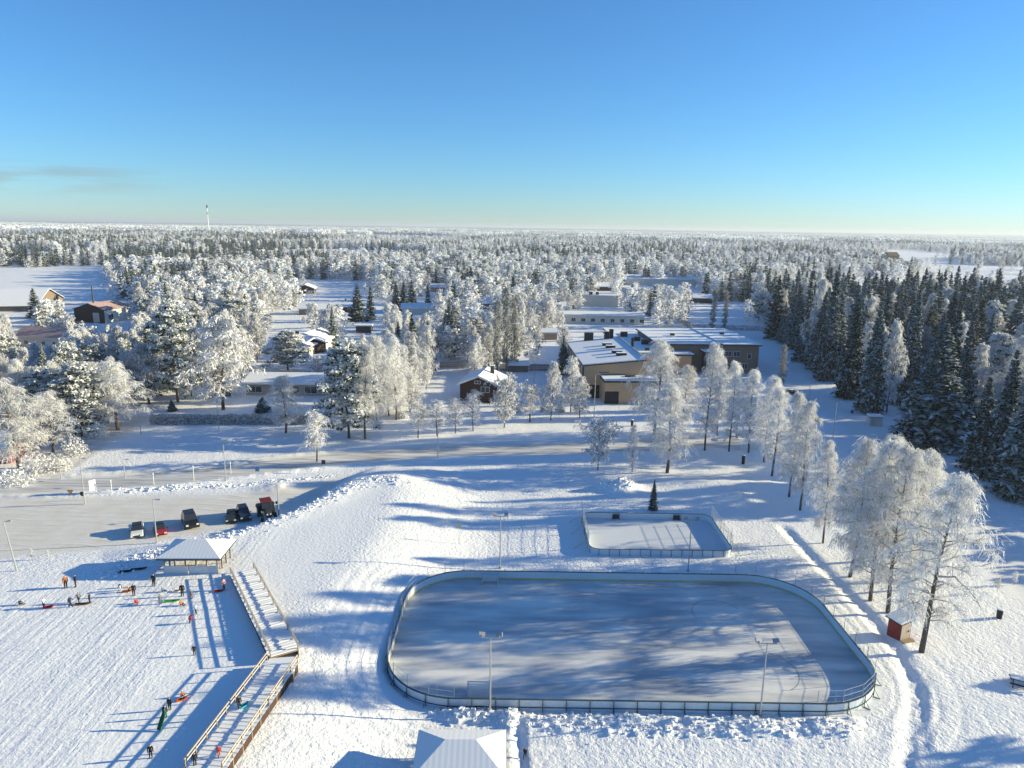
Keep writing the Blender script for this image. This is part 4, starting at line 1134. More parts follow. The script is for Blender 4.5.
# telecom mast on the horizon
p_ = Vector((*GZ(209, 234.5), 0)); p_.z = gh(p_.x, p_.y); hm = height_at(p_, 205)
t = empty('telecom_mast', p_, 0, label='tall thin telecom mast rising above the forest horizon', cat='mast')
b = MB(); b.tube([(0, 0, 0), (0, 0, hm * .9)], [2.4, 1.5], 6); b.build('tower', M_white, t)
b = MB(); b.tube([(0, 0, hm * .70), (0, 0, hm * .74)], [3.2, 3.2], 8); b.tube([(0, 0, hm * .9), (0, 0, hm)], [3.6, 3.2], 8); b.build('antenna_drum', M_dark, t)

# small grey hut on the shaded lane, red hut by the birches
p_ = G(869, 426)
t = empty('utility_box', p_, R(-8), label='small pale grey utility hut at the side of the shaded lane', cat='hut')
b = MB(); b.box((0, 0, -.2), (3.1, 2.2, 2.3)); b.build('wall', mat('pale_grey_sheet', (.5, .48, .45), .7), t)
b = MB(); b.box((-.2, -.2, 2.3), (3.3, 2.4, 2.42)); r_ = b.build('roof', M_dark, t); b = MB(); b.box((-.15, -.15, 2.424), (3.25, 2.35, 2.75)); b.build('roof_snow', M_snow, r_)
b = MB(); b.box((.4, -.05, .1), (1.3, 0.01, 1.9)); b.build('door', M_grey, t)

p_ = G(899, 641)
t = empty('red_hut', p_, R(20), label='little red board hut with a snow-capped roof among the birch trunks', cat='hut')
W_, Dd, Hh_ = 1.7, 1.8, 2.2
b = MB(); b.add([(0, 0, -.2), (W_, 0, -.2), (W_, Dd, -.2), (0, Dd, -.2), (0, 0, Hh_), (W_, 0, Hh_ + .35), (W_, Dd, Hh_ + .35), (0, Dd, Hh_)], [(0, 1, 5, 4), (1, 2, 6, 5), (2, 3, 7, 6), (3, 0, 4, 7)]); b.build('wall', M_redhut, t)
b = MB(); b.add([(-.3, -.3, Hh_ - .04), (W_ + .3, -.3, Hh_ + .40), (W_ + .3, Dd + .3, Hh_ + .40), (-.3, Dd + .3, Hh_ - .04), (-.3, -.3, Hh_ + .08), (W_ + .3, -.3, Hh_ + .52), (W_ + .3, Dd + .3, Hh_ + .52), (-.3, Dd + .3, Hh_ + .08)], [(0, 3, 2, 1), (4, 5, 6, 7), (0, 1, 5, 4), (1, 2, 6, 5), (2, 3, 7, 6), (3, 0, 4, 7)])
r_ = b.build('roof', M_brown, t)
b = MB(); b.add([(-.25, -.25, Hh_ + .085), (W_ + .25, -.25, Hh_ + .515), (W_ + .25, Dd + .25, Hh_ + .515), (-.25, Dd + .25, Hh_ + .085), (-.2, -.2, Hh_ + .30), (W_ + .2, -.2, Hh_ + .72), (W_ + .2, Dd + .2, Hh_ + .72), (-.2, Dd + .2, Hh_ + .30)], [(0, 3, 2, 1), (4, 5, 6, 7), (0, 1, 5, 4), (1, 2, 6, 5), (2, 3, 7, 6), (3, 0, 4, 7)])
b.build('roof_snow', M_snow, r_)
b = MB(); b.box((.12, -.05, .05), (W_ - .12, -.005, 2.15)); dd = b.build('door', M_woodpale, t)
b = MB(); b.box((W_ - .45, -.11, 1.0), (W_ - .38, -.05, 1.25)); b.build('handle', M_black, dd)
b = MB(); b.box((.0, -.75, -.1), (W_, -.07, .14)); b.build('step', M_wood, t)
# ------------------------------------------------------------------ trees one by one
rows = [
 # kind, base x, base y, top y, width px, label, group
 ('birch', 921, 652, 476, 75, 'weeping frosted birch with a dark leaning trunk just right of the little red hut', 1),
 ('birch', 889, 612, 447, 60, 'tall frosted birch standing directly behind the little red hut', 1),
 ('birch', 868, 600, 442, 55, 'frosted birch second behind the red hut in the row along the trampled path', 1),
 ('birch', 850, 577, 440, 48, 'frosted birch third behind the red hut in the row along the trampled path', 1),
 ('birch', 905, 590, 452, 48, 'tall frosted birch on the outer side of the path row, behind the red hut', 1),
 ('birch', 880, 560, 436, 52, 'tallest thin frosted birch in the middle of the big cluster above the red hut', 1),
 ('birch', 858, 562, 446, 50, 'frosted birch wedged between the third and fourth trunks behind the red hut', 1),
 ('birch', 912, 580, 462, 52, 'frosted birch at the back of the big cluster above the red hut', 1),
 ('birch', 823, 543, 442, 35, 'slender frosted birch fourth behind the red hut, alone in the path row', 1),
 ('birch', 799, 510, 402, 39, 'frosted birch with a thin black trunk, nearest of the tight cluster above the practice rink', 1),
 ('birch', 790, 497, 392, 36, 'second frosted birch of the tight cluster above the practice rink', 1),
 ('birch', 772, 476, 388, 37, 'third frosted birch of the tight cluster above the practice rink', 1),
 ('birch', 764, 462, 376, 39, 'far birch of the tight cluster above the practice rink, nearest the school', 1),
 ('birch', 748, 452, 370, 32, 'frosted birch just behind the tight cluster, towards the school wall', 1),
 ('birch', 705, 450, 343, 33, 'tall frosted birch with a bare dark lower trunk in front of the school', 0),
 ('birch', 729, 451, 362, 29, 'frosted birch with a forked dark trunk beside the dark picnic table', 0),
 ('birch', 667, 473, 386, 60, 'dense frosted birch whose branches reach down to the snow, above the practice rink', 0),
 ('birch', 655, 436, 341, 54, 'big frosted birch close in front of the right end of the tan hall annex', 0),
 ('birch', 682, 432, 365, 32, 'frosted birch between the dense low-branched birch and the school', 0),
 ('birch', 632, 472, 425, 16, 'thin faint frosted birch beside the open bush above the practice rink', 0),
 ('birch', 717, 436, 350, 26, 'upright frosted birch in front of the school porch', 0),
 ('birch', 571, 412, 358, 26, 'frosted birch right against the left corner of the tan hall', 0),
 ('birch', 551, 420, 362, 22, 'slim frosted birch at the right end of the roadside trees, left of the hall', 0),
 ('birch', 580, 418, 378, 22, 'low frosted birch in front of the hall corner', 0),
 ('birch', 365, 439, 345, 37, 'tall frosted birch next to the big snow-laden pine', 0),
 ('birch', 378, 427, 336, 39, 'tall frosted birch second to the right of the big snow-laden pine', 0),
 ('birch', 396, 420, 338, 36, 'tall frosted birch at the right edge of the clump beside the big pine', 0),
 ('birch', 388, 412, 350, 42, 'wide frosted birch at the back of the clump beside the big pine', 0),
 ('birch', 410, 412, 372, 29, 'shorter frosted birch where the clump beside the big pine ends', 0),
 ('birch', 285, 433, 376, 40, 'thin bluish frosted birch in front of the bungalow', 0),
 ('birch', 224, 410, 318, 66, 'broad weeping frosted birch left of the bungalow', 0),
 ('birch', 118, 430, 362, 60, 'rounded frosted birch by the start of the clipped hedge', 0),
 ('birch', 20, 468, 378, 74, 'wide frosted birch behind the dark red cottage', 0),
 ('birch', 52, 452, 392, 50, 'frosted birch between the red cottage and the side road', 0),
 ('birch', 96, 425, 362, 44, 'frosted birch at the bend of the side road', 0),
 ('birch', 150, 404, 345, 46, 'frosted birch behind the left end of the clipped hedge', 0),
 ('column', 497, 374, 302, 13, 'leftmost dark columnar tree of the trio right of the brown house', 2),
 ('column', 506, 372, 288, 14, 'tallest middle columnar tree of the trio right of the brown house', 2),
 ('column', 514, 371, 296, 12, 'rightmost columnar tree of the trio right of the brown house', 2),
 ('column', 712, 331, 290, 9, 'left one of two slim columnar trees in the field behind the school', 2),
 ('column', 724, 331, 292, 8, 'right one of two slim columnar trees in the field behind the school', 2),
 ('column', 779, 392, 346, 11, 'narrow white columnar tree at the corner of the shaded lane beyond the school', 2),
 ('sapling', 317, 462, 414, 30, 'small white frosted roadside tree left of the dark square sign', 3),
 ('sapling', 418, 438, 404, 22, 'first small frosted roadside tree right of the big birch clump', 3),
 ('sapling', 437, 436, 403, 24, 'second small frosted roadside tree in front of the brown house', 3),
 ('sapling', 455, 433, 400, 20, 'small white-stemmed tree directly in front of the brown house corner', 3),
 ('sapling', 473, 431, 393, 20, 'thin white-stemmed tree in front of the brown house gable', 3),
 ('round', 504, 428, 382, 32, 'round-crowned frosted tree with a dark stem right of the brown house', 3),
 ('sapling', 530, 422, 386, 28, 'bluish frosted roadside tree between the round one and the hall', 3),
 ('round', 598, 470, 424, 34, 'open frosted bush with several dark stems above the practice rink', 3),
 ('round', 318, 382, 360, 26, 'round frosted bush against the bungalow wall', 3),
 ('pine', 349, 438, 343, 56, 'big snow-laden pine with white tufts at the right end of the bungalow', 0),
 ('pine', 82, 436, 366, 52, 'snow-laden pine in the tree belt by the side road', 0),
 ('pine', 178, 402, 306, 46, 'tall snow-tufted pine in the tree belt left of the broad weeping birch', 0),
 ('pine', 238, 350, 300, 40, 'dark snow-dotted pine behind the broad weeping birch', 0),
 ('pine', 288, 370, 332, 40, 'low wide snow-laden pine behind the bungalow roof', 0),
 ('pine', 6, 372, 336, 34, 'dark pine at the left border near the rust-red roof', 0),
 ('pine', 475, 358, 318, 26, 'dark pine with light tufts by the fence behind the brown house', 0),
 ('spruce', 263, 412, 397, 16, 'low dark round spruce bush behind the clipped hedge', 0),
 ('spruce', 172, 411, 400, 9, 'tiny dark conical spruce at the left end of the clipped hedge', 0),
 ('spruce', 653, 510, 479, 9, 'lone narrow dark little spruce between ridge and practice rink', 0),
 ('spruce', 929, 446, 322, 62, 'big spruce with a rimed sunny side standing forward at the lane', 4),
 ('spruce', 957, 426, 320, 42, 'tall spruce with a bare lower trunk behind the big one at the lane', 4),
 ('spruce', 976, 470, 376, 46, 'dark spruce at the lane edge, first right of the lamp post', 4),
 ('spruce', 996, 480, 348, 50, 'tall spruce at the lane edge, second right of the lamp post', 4),
 ('spruce', 1021, 498, 356, 54, 'dark spruce cut by the right border of the view', 4),
 ('birch', 887, 413, 322, 26, 'tall frosted birch standing among the dark spruces at the lane', 4),
 ('spruce', 868, 412, 300, 40, 'dark spruce left of the tall birch among the lane spruces', 4),
 ('spruce', 905, 405, 288, 40, 'tall dark spruce between the lane birch and the big forward spruce', 4),
 ('spruce', 848, 398, 296, 38, 'dark spruce above the small grey utility hut', 4),
 ('birch', 1004, 436, 336, 36, 'frosted birch rising between the right-hand spruces near the right border', 4),
 ('birch', 970, 418, 345, 30, 'pale birch just right of the bare-trunked spruce at the lane', 4),
 ('spruce', 945, 408, 300, 36, 'dark spruce directly behind the bare-trunked one at the lane', 4),
 ('spruce', 803, 362, 276, 30, 'first dark spruce of the forest edge beyond the school', 4),
 ('spruce', 826, 380, 270, 36, 'tall dark spruce at the forest edge above the parked car', 4),
 ('birch', 812, 368, 280, 22, 'pale birch squeezed between the first dark spruces of the forest edge', 4),
 ('spruce', 371, 320, 286, 11, 'narrow dark spruce behind the carport', 5),
 ('spruce', 396, 312, 283, 13, 'first dark spruce of the row behind the long low house', 5),
 ('spruce', 404, 312, 281, 12, 'second dark spruce of the row behind the long low house', 5),
 ('spruce', 412, 311, 280, 13, 'third dark spruce of the row behind the long low house', 5),
 ('spruce', 428, 310, 283, 8, 'narrow last dark spruce of the row behind the long low house', 5),
 ('spruce', 358, 322, 284, 20, 'rimed spruce left of the narrow dark one behind the carport', 5),
 ('spruce', 36, 318, 288, 16, 'dark spruce at the left border of the open field', 5),
]
GRP = {0: None, 1: 'frosted birches in the row beside the trampled path', 2: 'columnar trees', 3: 'small roadside trees', 4: 'trees along the shaded lane', 5: 'dark spruces in the village'}
placed = []
for i, (k, bx, by, ty, wp, lb, g) in enumerate(rows):
    _, p, h = treepx(k, bx, by, ty, wp * (1.3 if bx > 840 and k == 'birch' and by > 540 else .74 if g == 4 and k == 'spruce' and 800 < bx < 1015 and bx not in (929,) else 1.08), label=lb, group=GRP[g], var=(i if k != 'spruce' else (i % 2 if bx < 900 and by < 500 and g == 5 else (2 if bx == 929 else i % 3))))
    placed.append((p.x, p.y))

# ---- the rest of the woods, scattered by density
# places that must stay open: (x0, y0, x1, y1, base row of what is seen there)
KEEP = [(568, 338, 642, 404, 404), (642, 330, 764, 348, 374), (722, 346, 762, 372, 374), (458, 366, 508, 402, 402), (246, 368, 326, 396, 396), (84, 286, 134, 324, 324),
        (16, 318, 62, 344, 346), (0, 296, 38, 312, 312), (575, 300, 646, 323, 323), (584, 296, 620, 307, 307), (622, 272, 700, 284, 286), (690, 292, 712, 302, 303),
        (300, 322, 334, 350, 352), (355, 318, 372, 334, 334), (384, 296, 400, 304, 306), (402, 303, 434, 312, 314), (0, 270, 84, 300, 306), (84, 276, 112, 290, 300),
        (888, 252, 902, 258, 259), (300, 276, 372, 304, 304), (690, 304, 745, 330, 330), (745, 305, 765, 326, 326), (206, 205, 212, 232, 234), (0, 436, 34, 470, 470), (390, 280, 430, 304, 300), (430, 286, 446, 291, 292), (480, 298, 494, 308, 309),
        (540, 332, 556, 340, 340), (345, 306, 380, 334, 334), (300, 286, 312, 292, 294), (596, 284, 612, 291, 291), (432, 345, 462, 360, 400), (430, 362, 460, 402, 402), (495, 376, 560, 400, 380), (268, 306, 300, 350, 318), (496, 286, 516, 372, 372)]
# boundary of the manual foreground: no scattered tree below it
def limit_y(px):
    return np.interp(px, [-300, 0, 40, 110, 150, 300, 340, 420, 430, 560, 570, 700, 770, 790, 835, 870, 905, 960, 1030, 1060, 1300], [455, 455, 445, 420, 398, 400, 420, 415, 404, 400, 398, 352, 346, 362, 382, 388, 392, 402, 420, 500, 510])
clear_px = [[(-60, 268), (112, 266), (128, 274), (118, 300), (128, 330), (80, 345), (66, 335), (60, 320), (-60, 318)], [(290, 279), (376, 279), (376, 304), (300, 306)],
            [(690, 303), (770, 303), (775, 330), (690, 330)], [(872, 251), (905, 249), (950, 254), (958, 264), (918, 267), (905, 276), (884, 268)], [(430, 362), (462, 362), (458, 402), (425, 402)], [(495, 374), (560, 374), (560, 408), (498, 408)],
            [(566, 330), (768, 330), (768, 395), (566, 415)], [(244, 366), (340, 366), (340, 400), (244, 402)], [(690, 250), (722, 250), (722, 255), (690, 255)],
            [(300, 320), (300, 345), (255, 360), (255, 345)], [(340, 306), (384, 306), (384, 336), (345, 340)], [(0, 248), (40, 248), (50, 258), (0, 260)], [(735, 352), (775, 340), (805, 365), (770, 375)],
            [(660, 256), (700, 256), (700, 264), (655, 264)], [(560, 315), (650, 315), (650, 330), (560, 330)]]
clear_w = [[GZ(*p) for p in c] for c in clear_px]
bl_w = []
for o in list(D.objects):
    if o.parent is None and o.get('category') in ('house', 'barn', 'sports hall', 'school', 'hall', 'building', 'school block', 'shed', 'carport', 'outbuilding'): bl_w.append((o.location.x, o.location.y))
prng = np.random.default_rng(5)
def scatter(y0, y1, sp):
    """jittered grid inside the view wedge and a margin round it"""
    ny = int((y1 - y0) / sp); Xs = []; Ys = []
    for j in range(ny):
        y = y0 + (j + .5) * sp; hw = .78 * y + 70
        xs = np.arange(-hw, hw + (90 if y < 400 else 0), sp); Xs.append(xs + prng.uniform(-.46, .46, len(xs)) * sp); Ys.append(np.full(len(xs), y) + prng.uniform(-.46, .46, len(xs)) * sp)
    return np.concatenate(Xs), np.concatenate(Ys)
cand = []
for y0, y1, sp in [(60, 330, 6.0), (330, 700, 7.2), (700, 1500, 9.5), (1500, 2600, 15)]:
    x, y = scatter(y0, y1, sp)
    px, py = project(x, y, x * 0)
    ok = py < limit_y(px)
    wbx = (fbm(x / 25, y / 25, 2, 71) - .5) * .10 * (y + 20); wby = (fbm(x / 25, y / 25, 2, 72) - .5) * .12 * (y + 20)
    for c in clear_w: ok &= ~in_poly(x + wbx * (py < 330), y + wby * (py < 330), c)
    ok &= seg_dist(x, y, road_side) > 6
    ok &= seg_dist(x, y, road_right) > 9
    for bx_, by_ in bl_w: ok &= np.hypot(x - bx_ - 7, y - by_ - 6) > 12
    for bx_, by_ in placed: ok &= np.hypot(x - bx_, y - by_) > 3.5
    # composition of the woods
    n1 = fbm(x / 130, y / 130, 3, 41); n2 = fbm(x / 60, y / 60, 3, 42); n3 = fbm(x / 330 + 4, y / 330, 3, 43)
    right = sstep(738, 770, px) * sstep(300, 316, py - (px - 770) * .03)
    rback = sstep(738, 770, px) * (1 - right) * sstep(256, 266, py)
    leftbelt = sstep(330, 280, px) * sstep(320, 335, py)
    village = sstep(230, 260, px) * (1 - right) * sstep(262, 275, py)
    dens = .80 - .0 * y
    dens = np.where(village > .5, .62 + .9 * (n2 - .5), dens)
    dens = np.where(rback > .5, np.where(n3 > .53, .04, .8), dens)
    dens = np.where(leftbelt > .5, .80, dens)
    dens = np.where(right > .5, .60, dens)
    dens = np.where((right > .5) & (px > 835) & (py > 372), .36, dens)
    far = py < 262
    dens = np.where(far, np.where(n3 > .535, .03, .9), dens)
    rr_ = prng.random(len(x)); ok &= rr_ < dens
    spr = .13 + .55 * sstep(.52, .62, n1)
    spr = np.where(village > .5, .12 + .35 * sstep(.55, .66, n1), spr)
    spr = np.where(leftbelt > .5, .14, spr)
    spr = np.where(right > .5, .64 - .12 * sstep(960, 1000, px), spr)
    spr = np.where(rback > .5, .22, spr)
    spr = np.where(far, .05 + .60 * sstep(.50, .60, n1), spr)
    spr = np.where((px < 330) & (py < 274) & (py > 236), np.maximum(spr, .25 + .6 * sstep(.42, .55, n1)), spr)
    isS = prng.random(len(x)) < spr
    isP = prng.random(len(x)) < np.where(leftbelt > .5, .16, .07)
    hgt = np.where(isS, prng.uniform(13, 21, len(x)), prng.uniform(10.5, 18.5, len(x)))
    hgt = np.where(right > .5, prng.uniform(18, 30, len(x)) * np.where(isS, 1, .82), hgt)
    hgt = np.where(leftbelt > .5, prng.uniform(11, 19, len(x)), hgt)
    hgt = np.where(far, hgt * 1.05, hgt)
    for a in np.nonzero(ok)[0]:
        cand.append([x[a], y[a], hgt[a], 'spruce' if isS[a] else ('pine' if isP[a] else ('round' if (village[a] > .5 and hgt[a] < 11.5) else 'birch')), px[a], py[a]])
cx_ = np.array([c[0] for c in cand]); cy_ = np.array([c[1] for c in cand]); ch_ = np.array([c[2] for c in cand])
cz_ = ground_h(cx_, cy_)
tpx, tpy = project(cx_, cy_, cz_ + ch_); bpx, bpy_ = project(cx_, cy_, cz_)
ppm = F / (cy_ * cp_ + CAMH * sp_); hwp = ch_ * .13 * ppm
okk = np.ones(len(cand), bool)
for x0, y0, x1, y1, yb in KEEP:
    okk &= ~((bpx + hwp > x0) & (bpx - hwp < x1) & (tpy < y1 - 1.0) & (bpy_ > y0) & (bpy_ > yb - 1))
cand = [(*c[:4], float(bpx[i]), float(bpy_[i]), float(cz_[i])) for i, c in enumerate(cand) if okk[i]]
inview = [c for c in cand if -25 < c[4] < 1049 and c[1] < 1200]
inview.sort(key=lambda c: -c[2] / c[1])
LIM = {'birch': 258, 'spruce': 280, 'pine': 120, 'round': 90}
taken = {k: 0 for k in LIM}; chosen = []; rest = []
picked = set()
for c in inview:
    if taken[c[3]] < LIM[c[3]]: taken[c[3]] += 1; chosen.append(c); picked.add(id(c))
rest = [c for c in cand if id(c) not in picked]
def region(px, py, k):
    nm = {'birch': 'frosted birch', 'spruce': 'snow-dusted spruce', 'pine': 'snow-laden pine', 'round': 'low rounded frosted tree'}[k]
    if px > 760 and py > 262:
        z = 'in the first ranks of the forest along the shaded lane' if py > limit_y(px) - 25 else 'deeper inside the forest right of the shaded lane'
    elif px < 330 and py > 322: z = 'in the tree belt left of the bungalow' if py > 365 else 'in the tree belt between field and bungalow'
    elif py > 340: z = 'in the village gardens behind the roadside trees' if px < 560 else 'behind the sports hall and school'
    elif px < 240: z = 'beyond the open field with the white hall'
    elif px > 560: z = 'around the long white halls beyond the school'
    elif py > 300: z = 'between the village houses'
    else: z = 'beyond the open snow field of the village'
    return f'{nm} {z}', f'{nm}s {z}'
random.seed(21)
for x, y, h, k, px, py, z in chosen:
    lb, gr = region(px, py, k)
    tree(k, (x, y, z), h, h * random.uniform(.19, .26) if k in ('birch', 'round') else h * random.uniform(.15, .20) if k == 'spruce' else h * random.uniform(.22, .30), label=lb, group=gr)

# ---- everything smaller: one wood of instances
def instanced(name, pts, lib, label=None):
    """pts: list of (x, y, z, sx, sz, rot, index)"""
    a = np.array(pts, float)
    me = D.meshes.new(name + '_points'); me.vertices.add(len(a)); me.vertices.foreach_set('co', a[:, :3].astype(np.float32).ravel())
    for nm, typ, dat in (('pick', 'INT', a[:, 6].astype(np.int32)), ('rot', 'FLOAT', a[:, 5].astype(np.float32))):
        at = me.attributes.new(nm, typ, 'POINT'); at.data.foreach_set('value', dat)
    at = me.attributes.new('scl', 'FLOAT_VECTOR', 'POINT'); at.data.foreach_set('vector', np.stack([a[:, 3], a[:, 3], a[:, 4]], 1).astype(np.float32).ravel())
    ng = D.node_groups.new(name + '_nodes', 'GeometryNodeTree')
    ng.interface.new_socket('Geometry', in_out='INPUT', socket_type='NodeSocketGeometry'); ng.interface.new_socket('Geometry', in_out='OUTPUT', socket_type='NodeSocketGeometry')
    n = ng.nodes; l = ng.links; gi = n.new('NodeGroupInput'); go = n.new('NodeGroupOutput')
    ip = n.new('GeometryNodeInstanceOnPoints'); jg = n.new('GeometryNodeJoinGeometry')
    for i in range(len(lib) - 1, -1, -1):
        oi = n.new('GeometryNodeObjectInfo'); oi.inputs['Object'].default_value = lib[i]; oi.inputs['As Instance'].default_value = True
        l.new(oi.outputs['Geometry'], jg.inputs[0])
    l.new(gi.outputs[0], ip.inputs['Points']); l.new(jg.outputs[0], ip.inputs['Instance'])
    ip.inputs['Pick Instance'].default_value = True
    def na(nm, t):
        q = n.new('GeometryNodeInputNamedAttribute'); q.data_type = t; q.inputs['Name'].default_value = nm; return q.outputs[0]
    l.new(na('pick', 'INT'), ip.inputs['Instance Index'])
    cx = n.new('ShaderNodeCombineXYZ'); l.new(na('rot', 'FLOAT'), cx.inputs['Z'])
    e2 = n.new('FunctionNodeEulerToRotation'); l.new(cx.outputs[0], e2.inputs[0]); l.new(e2.outputs[0], ip.inputs['Rotation'])
    l.new(na('scl', 'FLOAT_VECTOR'), ip.inputs['Scale']); l.new(ip.outputs[0], go.inputs[0])
    o = D.objects.new(name, me); COL.objects.link(o); md = o.modifiers.new('trees', 'NODES'); md.node_group = ng
    tagged(o, kind='stuff'); return o
libo = []
for tr_, cr_m in FARL:
    libo.append(D.objects.new('wood_model', cr_m))
FH = [16, 15, 18, 18, 20, 16]
pts = []
for x, y, h, k, px, py, z in rest:
    i = {'birch': random.choice([0, 1, 2]), 'round': 1, 'spruce': random.choice([3, 4]), 'pine': 5}[k]
    s = h / FH[i]; pts.append((x, y, z - .1, s * random.uniform(1.1, 1.6), s, random.uniform(0, 6.28), i))
# trees past the right border whose shadows reach into the picture
for _ in range(60):
    u = random.random(); ex, ey = GZ(1035 + 260 * u, 500 + 92 * u)
    x = ex + random.uniform(2, 32); y = ey + random.uniform(-3, 6)
    if project(x - 6, y, 12)[0] < 1040 or ey < 98: continue
    i = random.choice([3, 4, 4, 0, 2]); h = random.uniform(8, 12.5) + (6 if ey > 125 else 0); s = h / FH[i]
    pts.append((x, y, -.1, s * 1.1, s, random.uniform(0, 6.28), i))
for ex, ey, h in [(92, 66, 13), (104, 58, 15), (118, 71, 16), (88, 52, 12), (125, 62, 15), (100, 76, 12)]:
    pts.append((ex, ey, -.1, h / 16, h / 16, ex, 0))
wood = instanced('distant_woods', pts, libo)

# ---- the carpet of forest further out: patches of many little trees
def patch(name, n, size, seed, spruce_frac):
    r = np.random.default_rng(seed); Vv = []; Mi = []
    gx = int(math.sqrt(n)); st = size / gx
    X_, Y_ = np.meshgrid(np.arange(gx), np.arange(gx)); X_ = (X_.ravel() + r.uniform(0, 1, gx * gx) - gx / 2) * st; Y_ = (Y_.ravel() + r.uniform(0, 1, gx * gx) - gx / 2) * st
    clump = fbm(X_ / 40 + seed * 9, Y_ / 40, 2, seed)
    for x, y, c in zip(X_, Y_, clump):
        sp = r.random() < spruce_frac + (c - .5) * 1.2; h = r.uniform(11, 20); w = h * (.17 if sp else .25)
        m = 1 if sp else 0
        K = 14
        zf = r.random(K) ** .9
        rad = w * ((1 - zf) if sp else np.sqrt(np.clip(1 - (2 * zf - .85) ** 2, .05, 1)))
        a = r.uniform(0, 6.28, K); c_ = np.stack([x + rad * np.cos(a) * .8, y + rad * np.sin(a) * .8, h * (.1 + .9 * zf)], 1)
        s_ = w * r.uniform(.45, .8, K)
        t1 = unit(r.normal(size=(K, 3))); t2 = unit(np.cross(t1, r.normal(size=(K, 3))))
        t1 = t1 * s_[:, None]; t2 = t2 * s_[:, None] * .8
        Vv.append(np.stack([c_ - t1 - t2, c_ + t1 - t2, c_ + t1 + t2, c_ - t1 + t2], 1)); Mi.append(np.where(r.random(K) < .28, 0, m) if sp else np.zeros(K, int))
    V = np.concatenate(Vv).reshape(-1, 3); mi = np.concatenate(Mi)
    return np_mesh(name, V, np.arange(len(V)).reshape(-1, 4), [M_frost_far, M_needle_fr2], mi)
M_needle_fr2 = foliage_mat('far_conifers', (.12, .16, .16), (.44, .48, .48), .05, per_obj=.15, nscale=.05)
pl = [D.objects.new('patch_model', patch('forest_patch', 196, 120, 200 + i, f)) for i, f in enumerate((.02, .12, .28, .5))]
pp = []
y = 2600.0
while y < 11000:
    st = 112
    hw = .78 * y + 100
    for x in np.arange(-hw, hw, st):
        xx, yy_ = x + random.uniform(-14, 14), y + random.uniform(-14, 14)
        f3 = float(fbm(np.array([xx / 700 + 4]), np.array([yy_ / 900]), 3, 43)[0])
        if f3 > .535: continue
        f1 = float(fbm(np.array([xx / 500]), np.array([yy_ / 500]), 3, 44)[0])
        i = int(np.clip((f1 - .36) / .28 * 4, 0, 3))
        pp.append((xx, yy_, gh(xx, yy_) - .3, 1, random.uniform(.85, 1.25), random.choice([0, 1.5708, 3.14159, 4.712]), i))
    y += st
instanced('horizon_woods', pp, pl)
print('TREES', len(ALLTREES), taken, 'rest', len(rest), 'patches', len(pp))

# ploughed snow: loose chunks lying along the banks
r_ = np.random.default_rng(77); cc = []
for line, n_, sp_ in ((crest, 600, 2.4), (bank_front, 700, 1.6), ([GZ(440, 712), GZ(475, 716), GZ(512, 720)], 260, 1.2), ([GZ(100, 577, 2), GZ(160, 560, 1), GZ(240, 533, 2)], 600, 2.5), ([GZ(606, 490), GZ(634, 488)], 260, 1.6), ([GZ(120, 492), GZ(240, 485), GZ(330, 476)], 500, 1.0)):
    for _ in range(n_):
        k = r_.integers(len(line) - 1); f = r_.random(); a, b_ = line[k], line[k + 1]
        cc.append((a[0] + (b_[0] - a[0]) * f + r_.normal(0, sp_ * .5), a[1] + (b_[1] - a[1]) * f + r_.normal(0, sp_ * .5)))
cc = np.array(cc); keep_ = rink_sd(cc[:, 0], cc[:, 1]) > .5; cc = cc[keep_]; cz2 = ground_h(cc[:, 0], cc[:, 1])
V = []; Fq = []
base_c = np.array([(-1, -1, -1), (1, -1, -1), (1, 1, -1), (-1, 1, -1), (-1, -1, 1), (1, -1, 1), (1, 1, 1), (-1, 1, 1)], float)
fc_ = np.array([(0, 3, 2, 1), (4, 5, 6, 7), (0, 1, 5, 4), (1, 2, 6, 5), (2, 3, 7, 6), (3, 0, 4, 7)])
for (x, y), z in zip(cc, cz2):
    s_ = .05 + .14 * r_.random() ** 2.5; q = base_c * s_ * r_.uniform(.6, 1.3, 3) * (1 + r_.normal(0, .18, (8, 3))); a = r_.random() * 6.28; t_ = r_.normal(0, .4)
    q = q @ np.array([[math.cos(a), math.sin(a), 0], [-math.sin(a), math.cos(a), 0], [0, 0, 1]]) @ np.array([[1, 0, 0], [0, math.cos(t_), math.sin(t_)], [0, -math.sin(t_), math.cos(t_)]])
    Fq.append(fc_ + 8 * len(V)); V.append(q + np.array([x, y, z + s_ * .3]))
o = D.objects.new('snow_chunks', np_mesh('snow_chunks', np.concatenate(V), np.concatenate(Fq), [M_snow])); COL.objects.link(o); tagged(o, kind='stuff')
# ------------------------------------------------------------------ hedges and fences
def hedge(name, a, b_, h, w, n, label, m=None):
    p, q = G(*a), G(*b_); d = q - p; Lh = math.hypot(d.x, d.y)
    qd = Quads(); r = np.random.default_rng(int(a[0]))
    u = r.random((n, 3)); c = np.stack([u[:, 0] * Lh, (u[:, 1] - .5) * w, u[:, 2] * h * (.9 + .2 * vnoise(u[:, 0] * Lh * .8, u[:, 1] * 0, 5))], 1)
    qd.flakes(c, r.uniform(.18, .42, n), 0)
    core = qd.mesh(name, [m or M_hedge]); o = D.objects.new(name, core); COL.objects.link(o); o.location = p; o.rotation_euler[2] = math.atan2(d.y, d.x)
    tagged(o, label, 'hedge')
M_hedge = foliage_mat('frosted_hedge', (.38, .35, .34), (.80, .79, .79), .1)
hedge('hedge', (151, 424), (318, 424), 2.3, 1.4, 16000, 'long clipped brownish-frosted hedge in front of the bungalow')
hedge('hedge', (672, 318), (692, 329), 2.5, 2.0, 3000, 'dark hedge line running obliquely behind the school')
